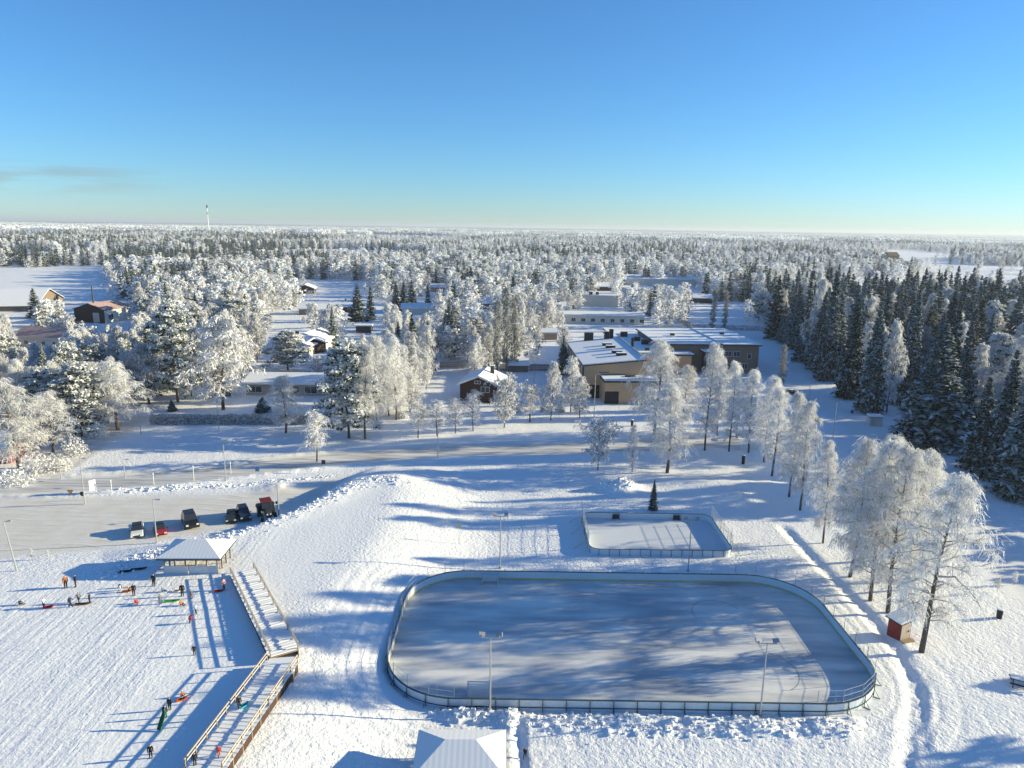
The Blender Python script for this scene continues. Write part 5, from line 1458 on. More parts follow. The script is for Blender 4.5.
hedge('hedge', (692, 329), (770, 331), 2.5, 1.6, 3500, 'hedge along the shaded foot of the field behind the school')
M_fence = mat('dark_fence_board', (.13, .13, .135), .85, vary=.4, scale=1)
def fence(a, b_, h, label):
    p, q = G(*a), G(*b_); d = q - p; Lh = math.hypot(d.x, d.y)
    t = empty('board_fence', p, math.atan2(d.y, d.x), label=label, cat='fence')
    b = MB(); n = int(Lh / .16)
    for i in range(n): b.box((i * .16, -.02, 0), (i * .16 + .125, .02, h * random.uniform(.95, 1.0)))
    b.box((0, .021, .4), (Lh, .06, .5)); b.box((0, .021, h - .5), (Lh, .06, h - .4)); b.build('boards', M_fence, t)
    for i in range(int(Lh / 6) + 1):
        b = MB(); b.box((i * 6 - .06, .065, -.2), (i * 6 + .06, .18, h + .1)); b.build('post', M_fence, t)
fence((440, 368), (490, 368), 2.2, 'dark board fence behind the dark brown house')
fence((500, 370.5), (562, 371), 2.4, 'dark board fence from the columnar trees to the tan hall')
fence((63, 325), (86, 324), 1.6, 'dark board fence left of the white hall in the field')

def bush(px, py, w, h, label, seed):
    p = G(px, py); qd = Quads(); r = np.random.default_rng(seed); n = 700
    v = unit(r.normal(size=(n, 3))) * r.random((n, 1)) ** .4; v[:, 2] = abs(v[:, 2])
    qd.flakes(v * np.array([w / 2, w / 2 * .8, h]), r.uniform(.15, .4, n), 0)
    o = D.objects.new('frosted_bush', qd.mesh('frosted_bush', [M_frost])); COL.objects.link(o); o.location = p; tagged(o, label, 'bush', 'low frosted bushes')
for i, (px, py, w, h, lb) in enumerate([(35, 474, 7, 4.5, 'frosted bush right beside the dark red cottage'), (58, 470, 6, 3.5, 'frosted bush at the junction, right of the cottage bush'), (75, 455, 6, 4, 'frosted bush along the near part of the side road'), (98, 436, 5, 3.5, 'frosted bush at the far bend of the side road'),
    (12, 484, 8, 3.0, 'low frosted bush in front of the red cottage'), (402, 418, 4, 2, 'low frosted bush at the foot of the birch clump'), (563, 402, 4, 2.5, 'low frosted bush left of the hall corner'), (545, 411, 3, 1.8, 'low frosted bush behind the slim roadside birch'), (516, 412, 3.5, 2.5, 'dark-stemmed frosted bush right of the round roadside tree'),
    (312, 300, 11, 7, 'big round dark frosted bush beside the low shed'), (640, 352, 5, 4, 'frosted bush on the far side of the school roofs'), (663, 440, 6, 3, 'frosted bush at the foot of the birches before the annex'), (560, 412, 3, 2, 'small frosted bush near the hall driveway')]):
    bush(px, py, w, h, lb, 300 + i)
# ------------------------------------------------------------------ open shelters with hipped snow roofs
def hip_shelter(name, fl, fr, depth, h, rise, label, inset, ground_z=None, rz=None, W=None, skirt=True, post_z0=0, snow_m=M_snow):
    a = G(*fl); q = G(*fr); d = q - a; W = W or math.hypot(d.x, d.y); rz = math.atan2(d.y, d.x) if rz is None else rz
    z = ground_z if ground_z is not None else a.z
    t = empty(name, (a.x, a.y, z), rz, label=label, cat='shelter')
    o = .7
    e = [(-o, -o, h), (W + o, -o, h), (W + o, depth + o, h), (-o, depth + o, h)]
    rg = [(inset, depth / 2, h + rise), (W - inset, depth / 2, h + rise)]
    def hip(dz, grow, m, nm, par, thick):
        ee = [(x + (grow if x > 0 else -grow), y + (grow if y > 0 else -grow), zz + dz) for x, y, zz in e]
        rr = [(x, y, zz + dz) for x, y, zz in rg]
        lo = [(x, y, zz - thick) for x, y, zz in ee]
        b = MB(); b.add(ee + rr + lo, [(0, 1, 5, 4), (1, 2, 5), (2, 3, 4, 5), (3, 0, 4), (6, 7, 1, 0), (7, 8, 2, 1), (8, 9, 3, 2), (9, 6, 0, 3), (9, 8, 7, 6)])
        return b.build(nm, m, par)
    r_ = hip(0, 0, M_dark, 'roof', t, .18)
    hip(.17, -.04, snow_m, 'roof_snow', r_, .165)
    nx = max(2, int(round(W / 1.5)))
    for i in range(nx + 1):
        for y in (0, depth):
            b = MB(); b.box((W * i / nx - .08, y - .08, post_z0 - .6), (W * i / nx + .08, y + .08, h - .18)); b.build('post', M_wood, t)
    for x in (0, W):
        for y in (depth / 3, depth * 2 / 3):
            b = MB(); b.box((x - .08, y - .08, post_z0 - .6), (x + .08, y + .08, h - .18)); b.build('post', M_wood, t)
    b = MB(); b.box((-.1, -.02, h - .42), (W + .1, .12, h - .2)); b.box((-.1, depth - .12, h - .42), (W + .1, depth + .02, h - .2)); b.build('beam', M_wood, t)
    if skirt:
        b = MB(); b.box((-.05, -.10, -.6), (W * .44, -.09 + .06, 1.15)); b.box((W * .46, -.10, -.6), (W + .05, -.04, 1.15)); b.build('side_panel', M_wpanel, t)
        b = MB(); b.box((.3, depth - .3, 0), (W * .6, depth - .24, 1.0)); b.build('back_panel', M_dark, t)
        b = MB(); b.box((.5, 1.0, .0), (W * .7, 1.5, .45)); b.build('bench', M_wood, t)
    return t
def ribbed_snow():
    m = D.materials.new('ribbed_snow_roof'); nt, N, L = nodes_of(m); b = N['Principled BSDF']; b.inputs['Base Color'].default_value = (.80, .81, .83, 1); b.inputs['Roughness'].default_value = .6
    tc = N.new('ShaderNodeTexCoord'); wv = N.new('ShaderNodeTexWave'); wv.bands_direction = 'X'; wv.inputs['Scale'].default_value = .62; wv.inputs['Distortion'].default_value = .3
    L.new(tc.outputs['Object'], wv.inputs['Vector']); bp = N.new('ShaderNodeBump'); bp.inputs['Strength'].default_value = .12; bp.inputs['Distance'].default_value = .03
    L.new(wv.outputs['Fac'], bp.inputs['Height']); L.new(bp.outputs[0], b.inputs['Normal']); return m
M_rib = ribbed_snow(); M_wpanel = mat('frosty_panel', (.60, .63, .66), .7, vary=.1)
hip_shelter('shelter', (165, 573.5), (221, 573.5), 4.6, 2.4, 1.3, 'open hipped-roof shelter on wooden posts at the top of the sledding hill', 2.2, W=7.0, snow_m=M_rib)
# near pavilion, its roof crosses the lower border
zc = 3.0
xl, yl = GZ(414, 768, zc); xr, yr = GZ(511, 768, zc)
pv = hip_shelter('pavilion', (414, 768), (511, 768), 4.6, 2.5, 1.35, 'snow-roofed pavilion cut by the lower border of the view', 2.0, ground_z=0.0, W=6.7, rz=R(1), skirt=True, snow_m=M_rib)
_x, _y = GZ(417, 776, 2.5); pv.location = (_x + .2, _y + .25, 0)

# ------------------------------------------------------------------ snow-covered walkway down the hill
def walkway(A, B, w_px, lift, label, n_posts, hrail=.95, lift0=None):
    """A, B: ground pixels of the left edge's two ends; w: width in metres to the right"""
    p, q = G(*A), G(*B); d = q - p; L_ = math.hypot(d.x, d.y); rz = math.atan2(d.y, d.x)
    t = empty('walkway', (p.x, p.y, 0), rz, label=label, cat='walkway', group='two sections of the plank walkway on the sledding hill')
    W = w_px; lift0 = lift if lift0 is None else lift0
    slope = [p.z, q.z]
    def zz(x): return p.z + (q.z - p.z) * x / L_ + lift + (lift0 - lift) * (1 - x / L_)
    def sl(x0, x1, y0, y1, z0, z1, m, nm, par=t):
        b = MB(); b.add([(x0, y0, zz(x0) + z0), (x1, y0, zz(x1) + z0), (x1, y1, zz(x1) + z0), (x0, y1, zz(x0) + z0), (x0, y0, zz(x0) + z1), (x1, y0, zz(x1) + z1), (x1, y1, zz(x1) + z1), (x0, y1, zz(x0) + z1)],
                        [(0, 3, 2, 1), (4, 5, 6, 7), (0, 1, 5, 4), (1, 2, 6, 5), (2, 3, 7, 6), (3, 0, 4, 7)])
        return b.build(nm, m, par)
    deck = sl(0, L_, 0, W, -.18, 0, M_wood, 'deck')
    b = MB(); k = int(L_ / .55); zc_ = []
    for i in range(k):
        x0, x1 = L_ * i / k + .03, L_ * (i + 1) / k - .03
        h_ = .06 + .05 * random.random()
        b.add([(x0, .12, zz(x0) + .004), (x1, .12, zz(x1) + .004), (x1, W - .12, zz(x1) + .004), (x0, W - .12, zz(x0) + .004), (x0 + .04, .16, zz(x0) + h_), (x1 - .04, .16, zz(x1) + h_), (x1 - .04, W - .16, zz(x1) + h_), (x0 + .04, W - .16, zz(x0) + h_)],
              [(4, 5, 6, 7), (0, 1, 5, 4), (1, 2, 6, 5), (2, 3, 7, 6), (3, 0, 4, 7)])
    b.build('trodden_snow', M_snow, deck)
    for y, nm in ((0, 0), (W, 1)):
        sl(0, L_, y - .04, y + .04, -lift - .5, -.185, M_brown, 'side_boarding')
        sl(0, L_, y - .05, y + .05, hrail - .06, hrail + .03, M_woodpale, 'handrail')
        sl(0, L_, y - .03, y + .03, hrail * .5, hrail * .5 + .12, M_woodpale, 'mid_rail')
        for i in range(n_posts + 1):
            x = L_ * i / n_posts; x = min(max(x, .06), L_ - .06)
            b = MB(); b.box((x - .05, y - .055, zz(x) - lift - .4), (x + .05, y + .055, zz(x) + hrail - .065)); b.build('post', M_wood, t)
    return t
# the local y axis of the walkway points to the left of its direction, so run it from bottom to top
walkway((271, 664), (231, 577), -2.9, .45, 'upper section of the snow-covered plank walkway with rails, beside the shelter', 10, lift0=.8)
walkway((186, 778), (268, 668), -3.3, .9, 'lower section of the plank walkway with thick pale handrails at the lower border', 9)

wl = [o for o in D.objects if o.name.startswith('walkway') and 'lower' in o.get('label', '')][0]
lp = [GZ(*c, 3.4) for c in ((265, 668), (293, 672), (296, 655), (268, 657))]
b = MB(); b.prism(lp, gh(*lp[0]) - .3, gh(*lp[0]) + .84); o = addp(b, 'landing', M_wood, wl)
b = MB(); b.prism([(x * .996, y) for x, y in lp], gh(*lp[0]) + .844, gh(*lp[0]) + .93); addp(b, 'landing_snow', M_snow, wl)
# ------------------------------------------------------------------ cars
M_tyre = mat('tyre', (.02, .02, .02), .9); M_rimm = mat('rim', (.3, .3, .31), .4, metal=.6)
M_lampw = mat('headlight_glass', (.7, .7, .68), .2); M_lampr = mat('tail_light', (.35, .02, .02), .3)
def car(px, py, rz, label, paint, Ln=4.4, Wd=1.8, Ht=1.5, box=.0, roof=None, snowroof=False, name='parked_car', cat='car', group='cars parked below the hill'):
    p = G(px, py)
    t = empty(name, p, rz, label=label, cat=cat, group=group)
    hw = Wd / 2; zb = .30; belt = Ht * .60
    # side profile (x forward): bonnet, windscreen, roof, tail
    xs = [-Ln / 2, -Ln / 2 + .08, -Ln * .20, Ln * .20, Ln / 2 - .10, Ln / 2]
    prof = [(-Ln / 2, zb), (-Ln / 2 - .02, belt * .8), (-Ln / 2 + .08, belt), (Ln * .18, belt + .02), (Ln * .42, belt * .90), (Ln / 2, belt * .70), (Ln / 2 + .02, zb)]
    b = MB(); n = len(prof)
    vs = []
    for s, wv in ((-1, 1), (1, 1)):
        for x, z in prof: vs.append((x, s * hw * (1 if z < belt * .85 else .95), z))
    fs = [tuple(range(n)), tuple(range(2 * n - 1, n - 1, -1))] + [(i, i + n, (i + 1) % n + n, (i + 1) % n) for i in range(n)]
    fs = [tuple(reversed(f)) for f in fs]
    b.add(vs, fs); body = b.build('body', paint, t, bevel=.06)
    x0 = -Ln * (.47 if box else .44); x1 = -Ln * (.40 if box else .26); x2 = Ln * .04; x3 = Ln * .22
    g = MB(); a_ = [(x0, belt - .01), (x1, Ht), (x2, Ht), (x3, belt + .01)]
    vs = [(x, -hw * (.93 if z < belt + .1 else .76), z) for x, z in a_] + [(x, hw * (.93 if z < belt + .1 else .76), z) for x, z in a_]
    g.add(vs, [(0, 1, 2, 3)[::-1], (4, 5, 6, 7), (0, 1, 5, 4), (1, 2, 6, 5), (2, 3, 7, 6)]); g.build('windows', M_glass, t)
    rm_ = roof or paint
    g = MB(); g.add([(x1 - .05, -hw * .78, Ht - .02), (x2 + .06, -hw * .78, Ht - .02), (x2 + .06, hw * .78, Ht - .02), (x1 - .05, hw * .78, Ht - .02), (x1 + .05, -hw * .70, Ht + .06), (x2 - .05, -hw * .70, Ht + .06), (x2 - .05, hw * .70, Ht + .06), (x1 + .05, hw * .70, Ht + .06)],
                    [(4, 5, 6, 7), (0, 1, 5, 4), (1, 2, 6, 5), (2, 3, 7, 6), (3, 0, 4, 7), (0, 3, 2, 1)]); rr = g.build('roof', M_snow if snowroof else rm_, t, bevel=.03)
    for x in (-Ln * .31, Ln * .31):
        for s in (-1, 1):
            g = MB(); r_ = .34 if Ht < 1.7 else .38
            g.tube([(x, s * (hw - .2), r_), (x, s * (hw + .02), r_)], r_, 14); wl = g.build('wheel', M_tyre, t)
            g = MB(); g.tube([(x, s * (hw + .0), r_), (x, s * (hw + .035), r_)], r_ * .58, 10); g.build('rim', M_rimm, wl)
    for s in (-1, 1):
        g = MB(); g.box((Ln / 2 - .12, s * hw * .72 - .18, belt * .62), (Ln / 2 + .03, s * hw * .72 + .18, belt * .80)); g.build('headlight', M_lampw, t)
        g = MB(); g.box((-Ln / 2 - .05, s * hw * .78 - .12, belt * .62), (-Ln / 2 + .05, s * hw * .78 + .12, belt * .92)); g.build('tail_light', M_lampr, t)
        g = MB(); g.box((x3 - .28, s * (hw + .10) - .09, belt + .02), (x3 - .12, s * (hw + .10) + .09, belt + .17)); g.build('mirror', M_black, t)
    g = MB(); g.box((Ln / 2 + .005, -.45, zb + .05), (Ln / 2 + .06, .45, zb + .28)); g.build('grille', M_black, t)
    return t
P_white = mat('white_car_paint', (.72, .72, .70), .3, spec=.5); P_red = mat('red_car_paint', (.38, .025, .035), .3, spec=.5)
P_black = mat('black_car_paint', (.015, .016, .018), .25, spec=.5); P_dgreen = mat('dark_green_car_paint', (.03, .045, .03), .3, spec=.5); P_dblue = mat('dark_blue_car_paint', (.02, .03, .05), .3, spec=.5)
D2 = R(-90)
car(137.5, 533.5, D2 + R(26), 'white car with a black windscreen and roof, leftmost of the parked row', P_white, roof=P_black)
car(160.5, 532.5, D2 + R(30), 'dark-topped car with a red front standing behind the lamp post', P_red, 4.0, 1.7, 1.45, roof=P_black)
car(190.5, 525, D2 + R(33), 'tall black off-road car in the middle of the parked row', P_black, 4.6, 2.15, 2.05, box=1)
car(231.5, 519.5, D2 + R(20), 'small dark green car with pale headlights right of the black off-roader', P_dgreen, 4.0, 1.7, 1.45)
car(244, 517.5, D2 + R(30), 'dark blue van-like car between the small green car and the tractor', P_dblue, 4.5, 1.85, 1.8, box=1)
car(788, 394, R(150), 'dark car with snow on it parked at the far end of the shaded lane', P_black, snowroof=True, group='cars in the village and on the lane')
car(811, 420, R(120), 'low dark car half hidden by the birch crowns beside the lane', P_black, group='cars in the village and on the lane')
for x, y, c, lb in [(352, 316, P_black, 'dark car at the far end of the village parking row'), (360, 312, P_dblue, 'dark blue car at the top of the village parking row'), (366, 320, P_black, 'black car in the village parking row, above the carport'), (350, 324, P_white, 'white car beside the carport in the village'), (70, 349, P_red, 'red car beside the house with the rust-red roof'), (63, 347, P_black, 'black car nearest the house with the rust-red roof')]:
    car(x, y, R(20), lb, c, 4.4, 1.8, 1.5, snowroof=(c is P_black), group='cars in the village and on the lane')

# tractor
p = G(267, 517)
t = empty('tractor', p, D2 + R(28), label='big dark tractor with a red cab roof and wide mirrors, rightmost in the parked row', cat='tractor')
b = MB(); b.box((.3, -.45, .9), (2.3, .45, 1.75)); b.box((2.3, -.4, .8), (2.45, .4, 1.65)); b.build('bonnet', mat('dark_grey_paint', (.05, .05, .055), .4), t, bevel=.08)
b = MB(); b.add([(-1.5, -.85, 1.2), (.5, -.85, 1.2), (.5, .85, 1.2), (-1.5, .85, 1.2), (-1.35, -.78, 2.75), (.25, -.78, 2.75), (.25, .78, 2.75), (-1.35, .78, 2.75)], [(0, 3, 2, 1), (4, 5, 6, 7), (0, 1, 5, 4), (1, 2, 6, 5), (2, 3, 7, 6), (3, 0, 4, 7)]); b.build('cab', M_glass, t, bevel=.05)
b = MB(); b.box((-1.55, -.9, 2.752), (.5, .9, 2.98)); b.build('cab_roof', mat('dull_red_paint', (.16, .02, .02), .5), t, bevel=.08)
for x, r_, w_ in ((-1.0, .95, .5), (1.75, .65, .42)):
    for s in (-1, 1):
        g = MB(); g.tube([(x, s * .85, r_), (x, s * (.85 + w_), r_)], r_, 18); wl = g.build('wheel', M_tyre, t)
        g = MB(); g.tube([(x, s * (.86 + w_), r_), (x, s * (.90 + w_), r_)], r_ * .5, 12); g.build('rim', M_white, wl)
for s in (-1, 1):
    g = MB(); g.bar((.3, s * .8, 2.5), (.4, s * 1.75, 2.55), .06); g.box((.3, s * 1.6 - .15, 2.2), (.42, s * 1.6 + .15, 2.65)); g.build('mirror', M_black, t)
    g = MB(); g.box((2.452, s * .26 - .12, 1.3), (2.49, s * .26 + .12, 1.5)); g.build('headlight', M_lampw, t)
    g = MB(); g.box((-1.7, s * 1.1 - .3, 1.95), (-.3, s * 1.1 + .3, 2.03)); g.build('mudguard', M_dark, t)
g = MB(); g.tube([(.9, .5, 1.7), (.9, .5, 2.7)], .06, 8); g.build('exhaust', M_black, t)

# ------------------------------------------------------------------ people
def smesh(verts, edges, radii, root=0, lv=1):
    me = D.meshes.new('sk'); me.from_pydata(verts, edges, []); o = D.objects.new('sk', me); COL.objects.link(o)
    bpy.context.view_layer.update()
    s = o.modifiers.new('s', 'SKIN')
    if not me.skin_vertices: 
        bpy.context.view_layer.objects.active = o; o.select_set(True)
    sv = me.skin_vertices[0].data
    for i, r_ in enumerate(radii): sv[i].radius = (r_, r_) if not hasattr(r_, '__len__') else r_; sv[i].use_root = (i == root)
    sub = o.modifiers.new('u', 'SUBSURF'); sub.levels = lv; sub.render_levels = lv
    dg = bpy.context.evaluated_depsgraph_get(); m2 = D.meshes.new_from_object(o.evaluated_get(dg)); D.objects.remove(o); return m2
def body(pose):
    # joints at 1.75 m: x right, y facing (-y is the front)
    P = {'pel': (0, 0, .95), 'ch': (0, 0, 1.28), 'sh': (0, 0, 1.45), 'nk': (0, 0, 1.54), 'hd': (0, -.01, 1.64), 'top': (0, 0, 1.76),
         'hl': (-.10, 0, .92), 'kl': (-.11, -.02, .50), 'al': (-.11, .02, .09), 'tl': (-.12, -.15, .04),
         'hr': (.10, 0, .92), 'kr': (.11, -.02, .50), 'ar': (.11, .02, .09), 'tr': (.12, -.15, .04),
         'sl': (-.20, 0, 1.43), 'el': (-.27, .02, 1.16), 'wl': (-.28, -.06, .92), 'fl': (-.27, -.09, .82),
         'sr': (.20, 0, 1.43), 'er': (.27, .02, 1.16), 'wr': (.28, -.06, .92), 'fr': (.27, -.09, .82)}
    if pose == 'walk':
        P.update(kl=(-.11, -.20, .52), al=(-.11, -.28, .12), tl=(-.12, -.44, .08), kr=(.11, .04, .50), ar=(.11, .30, .14), tr=(.12, .16, .04), el=(-.27, .14, 1.17), wl=(-.27, .12, .93), fl=(-.26, .08, .84), er=(.27, -.1, 1.17), wr=(.26, -.3, 1.03), fr=(.25, -.38, 1.0))
    if pose == 'bend':
        P.update(ch=(0, -.18, 1.20), sh=(0, -.36, 1.25), nk=(0, -.45, 1.27), hd=(0, -.53, 1.30), top=(0, -.62, 1.38), sl=(-.20, -.34, 1.22), el=(-.24, -.45, .96), wl=(-.2, -.55, .74), fl=(-.18, -.58, .65), sr=(.20, -.34, 1.22), er=(.24, -.45, .96), wr=(.2, -.55, .74), fr=(.18, -.58, .65), kl=(-.12, -.14, .52), kr=(.12, -.14, .52))
    if pose == 'sit':
        dz = -.72
        for k in ('pel', 'ch', 'sh', 'nk', 'hd', 'top', 'sl', 'sr', 'hl', 'hr'): P[k] = (P[k][0], P[k][1] + .02, P[k][2] + dz)
        P.update(kl=(-.16, -.42, .36), al=(-.15, -.75, .12), tl=(-.15, -.86, .20), kr=(.16, -.42, .36), ar=(.15, -.75, .12), tr=(.15, -.86, .20), el=(-.30, -.10, .48), wl=(-.24, -.32, .36), fl=(-.2, -.40, .34), er=(.30, -.10, .48), wr=(.24, -.32, .36), fr=(.2, -.40, .34))
    if pose == 'reach':
        P.update(el=(-.36, -.16, 1.30), wl=(-.40, -.38, 1.36), fl=(-.40, -.46, 1.38), er=(.34, -.1, 1.2), wr=(.36, -.3, 1.05), fr=(.36, -.38, 1.02), kl=(-.16, -.1, .5), al=(-.18, -.02, .09), tl=(-.19, -.18, .04))
    ks = list(P); ix = {k: i for i, k in enumerate(ks)}
    E_ = [('pel', 'ch'), ('ch', 'sh'), ('sh', 'nk'), ('nk', 'hd'), ('hd', 'top'), ('pel', 'hl'), ('hl', 'kl'), ('kl', 'al'), ('al', 'tl'), ('pel', 'hr'), ('hr', 'kr'), ('kr', 'ar'), ('ar', 'tr'), ('sh', 'sl'), ('sl', 'el'), ('el', 'wl'), ('wl', 'fl'), ('sh', 'sr'), ('sr', 'er'), ('er', 'wr'), ('wr', 'fr')]
    Rd = dict(pel=.16, ch=.17, sh=.15, nk=.07, hd=.125, top=.085, hl=.12, kl=.085, al=.065, tl=.05, hr=.12, kr=.085, ar=.065, tr=.05, sl=.10, el=.075, wl=.055, fl=.045, sr=.10, er=.075, wr=.055, fr=.045)
    m = smesh([P[k] for k in ks], [(ix[a], ix[b_]) for a, b_ in E_], [Rd[k] for k in ks])
    A = np.array([P[k] for k in ks]); cls = {'leg': 1, 'arm': 0}
    def kind(k):
        if k in ('kl', 'kr', 'hl', 'hr'): return 1
        if k in ('al', 'ar', 'tl', 'tr'): return 3
        if k == 'hd': return 2
        if k == 'top': return 4
        if k in ('fl', 'fr'): return 3
        return 0
    kk = np.array([kind(k) for k in ks])
    for i in range(5): m.materials.append(None)
    mi = []
    for f in m.polygons:
        d_ = np.linalg.norm(A - np.array(f.center), axis=1) / np.array([Rd[k] for k in ks]) ** .3
        mi.append(int(kk[int(np.argmin(d_))]))
    m.polygons.foreach_set('material_index', mi); m.polygons.foreach_set('use_smooth', [True] * len(m.polygons)); m.name = 'person_' + pose
    return m
POSES = {k: body(k) for k in ('stand', 'walk', 'bend', 'sit', 'reach')}
def cloth(nm, c): return mat('cloth_' + nm, c, .9, vary=.15, scale=6)
CC = dict(orange=(.55, .13, .03), red=(.50, .03, .03), black=(.018, .018, .022), navy=(.02, .03, .08), white=(.7, .7, .7), grey=(.16, .17, .18), blue=(.05, .16, .40), yellow=(.62, .42, .12), brown=(.16, .08, .05), pink=(.55, .30, .32), lightblue=(.35, .50, .62), green=(.03, .16, .08), turq=(.08, .50, .52), lime=(.10, .45, .10), skin=(.55, .36, .28), pale=(.6, .5, .42))
def person(px, py, h, pose, jacket, trousers, face, label, hat='black', dz=0):
    p = G(px, py)
    t = D.objects.new('person', POSES[pose]); COL.objects.link(t); s = h / 1.78
    t.location = (p.x, p.y, p.z - .02 + dz); t.scale = (s, s, s); t.rotation_euler[2] = R(face)
    for i, c in enumerate((jacket, trousers, 'skin', 'black', hat)):
        t.material_slots[i].link = 'OBJECT'; t.material_slots[i].material = cloth(c, CC[c])
    return tagged(t, label, 'person')
def sled(px, py, rz, col, label, Ln=1.1, tilt=0, name='sled', W=.45):
    p = G(px, py)
    b = MB(); n = 9; vs = []
    for i in range(n):
        u = i / (n - 1); x = (u - .5) * Ln; up = .10 * max(0, u - .7) ** 1.5 * 9
        w_ = W * (1 - .55 * max(0, u - .65) / .35)
        for y, z in ((-w_ / 2, .16), (-w_ / 2 + .05, .02), (w_ / 2 - .05, .02), (w_ / 2, .16)): vs.append((x, y, z + up))
    fs = [(4 * i + k, 4 * i + k + 1, 4 * i + k + 5, 4 * i + k + 4) for i in range(n - 1) for k in range(3)] + [(0, 3, 2, 1), (4 * n - 4, 4 * n - 3, 4 * n - 2, 4 * n - 1)]
    b.add(vs, fs)
    o = b.build(name, cloth(col, CC[col]), None, p + Vector((0, 0, .0)), R(rz)); sm_ = o.modifiers.new('wall', 'SOLIDIFY'); sm_.thickness = .03
    g = MB(); g.bar((Ln * .45, 0, .2), (Ln * .45 + .7, .15, .06), .025); g.build('tow_rope', M_woodpale, o)
    return tagged(o, label, 'sled')
PPL = [
 (66, 588, 1.75, 'stand', 'orange', 'black', 40, 'person in a bright orange jacket and dark trousers beside one in a long black coat'),
 (76, 587, 1.75, 'stand', 'black', 'black', -60, 'person in a long black coat right beside the one in bright orange'),
 (20, 605, 1.3, 'sit', 'black', 'grey', 90, 'person in dark clothes furthest out on the left side of the hill'),
 (44, 607.5, 1.3, 'reach', 'white', 'black', 80, 'child in a white jacket and black trousers holding a red sled'),
 (70.5, 607, 1.5, 'walk', 'navy', 'black', 100, 'person in navy walking at the left end of the dark sled'),
 (79, 602.5, 1.4, 'walk', 'grey', 'black', 60, 'person in grey striding just behind the dark sled'),
 (90, 603, 1.35, 'stand', 'black', 'black', -80, 'person in black at the right end of the dark sled'),
 (119.5, 590.5, 1.3, 'bend', 'grey', 'white', 50, 'child in white trousers with dark head, left of the yellow-clad sitter'),
 (129.5, 591.5, 1.2, 'bend', 'yellow', 'black', -20, 'child in a yellow jacket bending beside a black-clad person'),
 (134, 595.5, 1.65, 'stand', 'black', 'black', 20, 'person in black just right of the yellow-clad child'),
 (154, 586, 1.75, 'stand', 'black', 'black', 0, 'person in black standing apart in front of the shelter corner'),
 (136, 603.5, 1.2, 'sit', 'red', 'red', 60, 'child in an orange-red suit sitting low on the snow'),
 (162.5, 592, 1.2, 'sit', 'blue', 'navy', 100, 'child in blue sitting on the snow in front of the shelter'),
 (160.5, 604, 1.35, 'stand', 'grey', 'grey', 60, 'child in grey at the left end of the long green sled'),
 (181, 605.5, 1.3, 'sit', 'orange', 'black', 80, 'child with an orange jacket sitting at the right end of the green sled'),
 (182.5, 596, 1.75, 'stand', 'black', 'black', 10, 'tall person in a black coat standing behind the green sled'),
 (191.5, 598.5, 1.25, 'stand', 'grey', 'brown', 30, 'small child in grey-brown right of the tall black-coated person'),
 (196, 614, 1.3, 'walk', 'lightblue', 'black', 70, 'child in a pale blue top walking near the walkway shadow'),
 (189.5, 623, 1.35, 'bend', 'red', 'black', 90, 'person in a dark red jacket crouching over, lowest of the upper group'),
 (194.5, 655, 1.25, 'stand', 'black', 'black', 20, 'child in black with a reddish hat alone midway down the slope'),
 (224, 590, 1.65, 'stand', 'pink', 'black', 60, 'person in a pale pink jacket at the head of the walkway'),
 (182.5, 697, 1.15, 'sit', 'orange', 'white', 40, 'child in orange and white sitting beside the fence shadow lower on the slope'),
 (170, 709.5, 1.35, 'stand', 'black', 'black', 0, 'person in black just above the one with the green sled'),
 (165.5, 717.5, 1.35, 'stand', 'black', 'green', 10, 'person in black top holding up the long green sled'),
 (151, 758, 1.4, 'stand', 'black', 'black', 20, 'person in black lowest on the slope, near the lower border'),
 (240, 717, 1.35, 'stand', 'black', 'black', 30, 'person in black climbing the lower walkway with a turquoise sled'),
 (196, 775, 1.3, 'stand', 'black', 'black', 30, 'person in black on the lower walkway at the very lower border'),
 (220, 766, 1.1, 'walk', 'red', 'orange', 30, 'child in orange-red on the lower walkway near the lower border'),
 (525, 758, 1.15, 'walk', 'black', 'black', -20, 'child in black on the trampled footpath right of the near pavilion'),
]
for a in PPL:
    dz = .95 if a[0] in (240, 220, 196) and a[1] > 700 else 0
    person(*a[:8], dz=dz, hat={194.5: 'red', 151: 'brown'}.get(a[0], 'black'))
sled(49, 607.5, 20, 'red', 'bright red sled at the feet of the child in white', 1.1)
sled(83, 604.5, 8, 'brown', 'long dark sled between three dark-clad people', 1.9)
sled(125, 572, 15, 'black', 'first dark sled lying in the shelter shadow, farther from the shelter', 1.9, W=.5)
sled(139, 569.5, 15, 'black', 'second dark sled lying in the shelter shadow, nearer the shelter', 2.0, W=.5)
sled(172, 601.5, 6, 'lime', 'long bright green sled on the snow between two children', 2.0)
sled(219, 591.5, 10, 'red', 'red sled at the feet of the person in pale pink', 1.2)
sled(127, 592, 10, 'orange', 'orange sled beside the bending child in yellow', 1.2)
o = sled(163.5, 727, 80, 'green', 'long dark green sled standing on end before a black-clad person', 1.7); o.rotation_euler = (0, R(-55), R(75)); o.location.z += .75
o = sled(245, 716, 50, 'turq', 'turquoise sled on the lower walkway beside the black-clad climber', .9); o.location.z += 1.05
sled(177, 591.5, 10, 'pale', 'pale brown sled just left of the tall black-coated person', 1.0)
o = sled(182, 700, 30, 'orange', 'orange sled under the child in orange and white', 1.0)

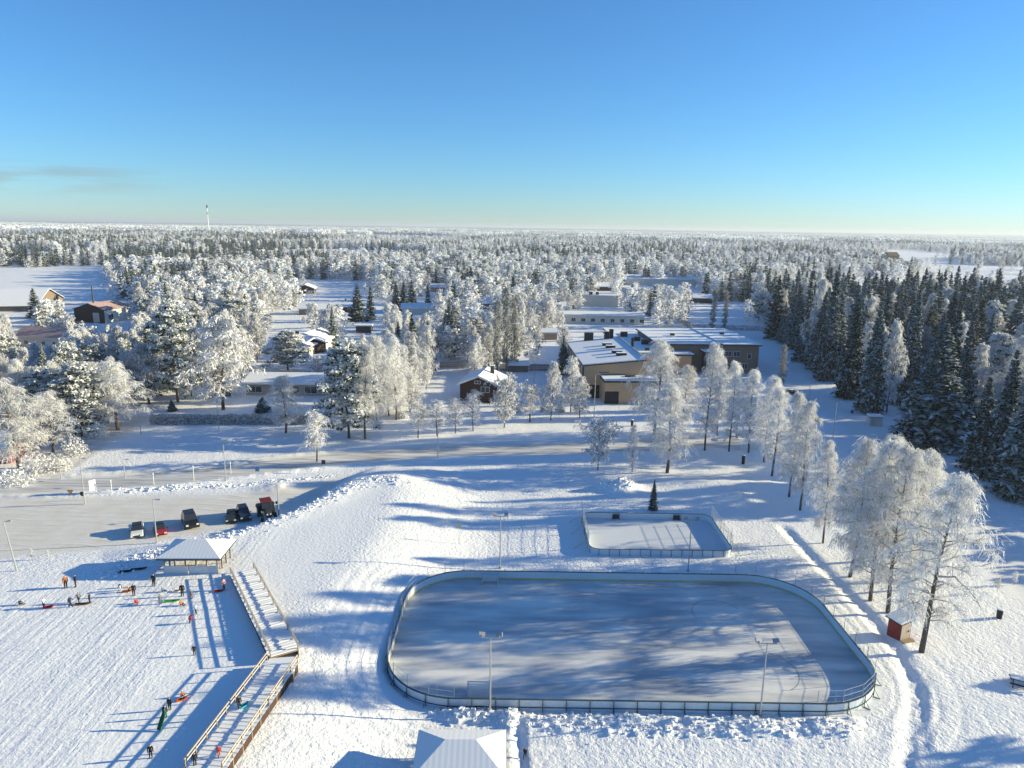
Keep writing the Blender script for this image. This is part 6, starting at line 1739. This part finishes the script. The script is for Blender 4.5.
# ------------------------------------------------------------------ small park things
def bench(px, py, rz, label, L_=2.2):
    p = G(px, py); t = empty('bench', p, R(rz), label=label, cat='bench')
    b = MB(); b.box((-L_ / 2, -.2, .42), (L_ / 2, .2, .48)); s_ = b.build('seat', M_black, t)
    b = MB(); b.box((-L_ / 2, .22, .6), (L_ / 2, .27, .95)); b.build('backrest', M_black, t)
    for x in (-L_ / 2 + .15, L_ / 2 - .15):
        b = MB(); b.box((x - .04, -.18, -.1), (x + .04, .22, .42)); b.box((x - .04, .19, .42), (x + .04, .22, .92)); b.build('leg', M_dark, t)
bench(485, 708.5, 12, 'dark bench half buried in the snow pile by the floodlight mast')
def table(px, py, rz, label):
    p = G(px, py); t = empty('picnic_table', p, R(rz), label=label, cat='picnic table')
    b = MB(); b.box((-1.2, -.45, .74), (1.2, .45, .80)); b.build('tabletop', M_black, t)
    b = MB(); b.box((-1.15, -.4, .803), (1.15, .4, .92)); b.build('snow_cover', M_snow, t)
    for y in (-.95, .75):
        b = MB(); b.box((-1.2, y, .42), (1.2, y + .25, .47)); b.build('seat', M_black, t)
    for x in (-.9, .9):
        b = MB(); b.bar((x, -.9, -.05), (x, -.2, .74), .09); b.bar((x, .9, -.05), (x, .2, .74), .09); b.build('leg', M_black, t)
table(743, 436.5, 30, 'dark picnic table under the frosted trees before the school')
table(1022, 686, -30, 'dark snow-topped picnic table at the right border')
table(733, 438, 80, 'second dark picnic table just left of the other below the birches')
def bin_(px, py, label, h=1.2):
    p = G(px, py); t = empty('litter_bin', p, 0, label=label, cat='litter bin', group='dark litter bins')
    b = MB(); b.tube([(0, 0, -.1), (0, 0, h)], [.32, .36], 12); b.build('bin_body', M_black, t)
    b = MB(); b.tube([(0, 0, h), (0, 0, h + .12)], [.38, .30], 12); b.build('lid', M_snow, t)
bin_(743, 464, 'dark litter bin standing alone on the snow above the practice rink', 1.9)
bin_(999, 618, 'dark litter bin on the shaded snow near the right border')
bin_(632, 426, 'dark litter bin in front of the hall driveway', 1.6)
bin_(852, 413, 'small dark litter bin beside the lane left of the utility hut', .9)

# small leafless saplings in the shaded snow
for i, (px, py, ty, lb) in enumerate([(997, 592, 578, 'bare little sapling in the shade near the right border'), (1014, 585, 572, 'bare thin sapling at the very right border'), (880, 452, 440, 'bare twiggy sapling on the lane verge'), (32, 560, 549, 'dry twiggy sapling poking out of the snow below the car park'), (48, 559, 550, 'second dry sapling right of the other below the car park')]):
    p = G(px, py); h = height_at(p, ty); tree('sapling', p, h, h * .2, label=lb, group='bare little saplings')
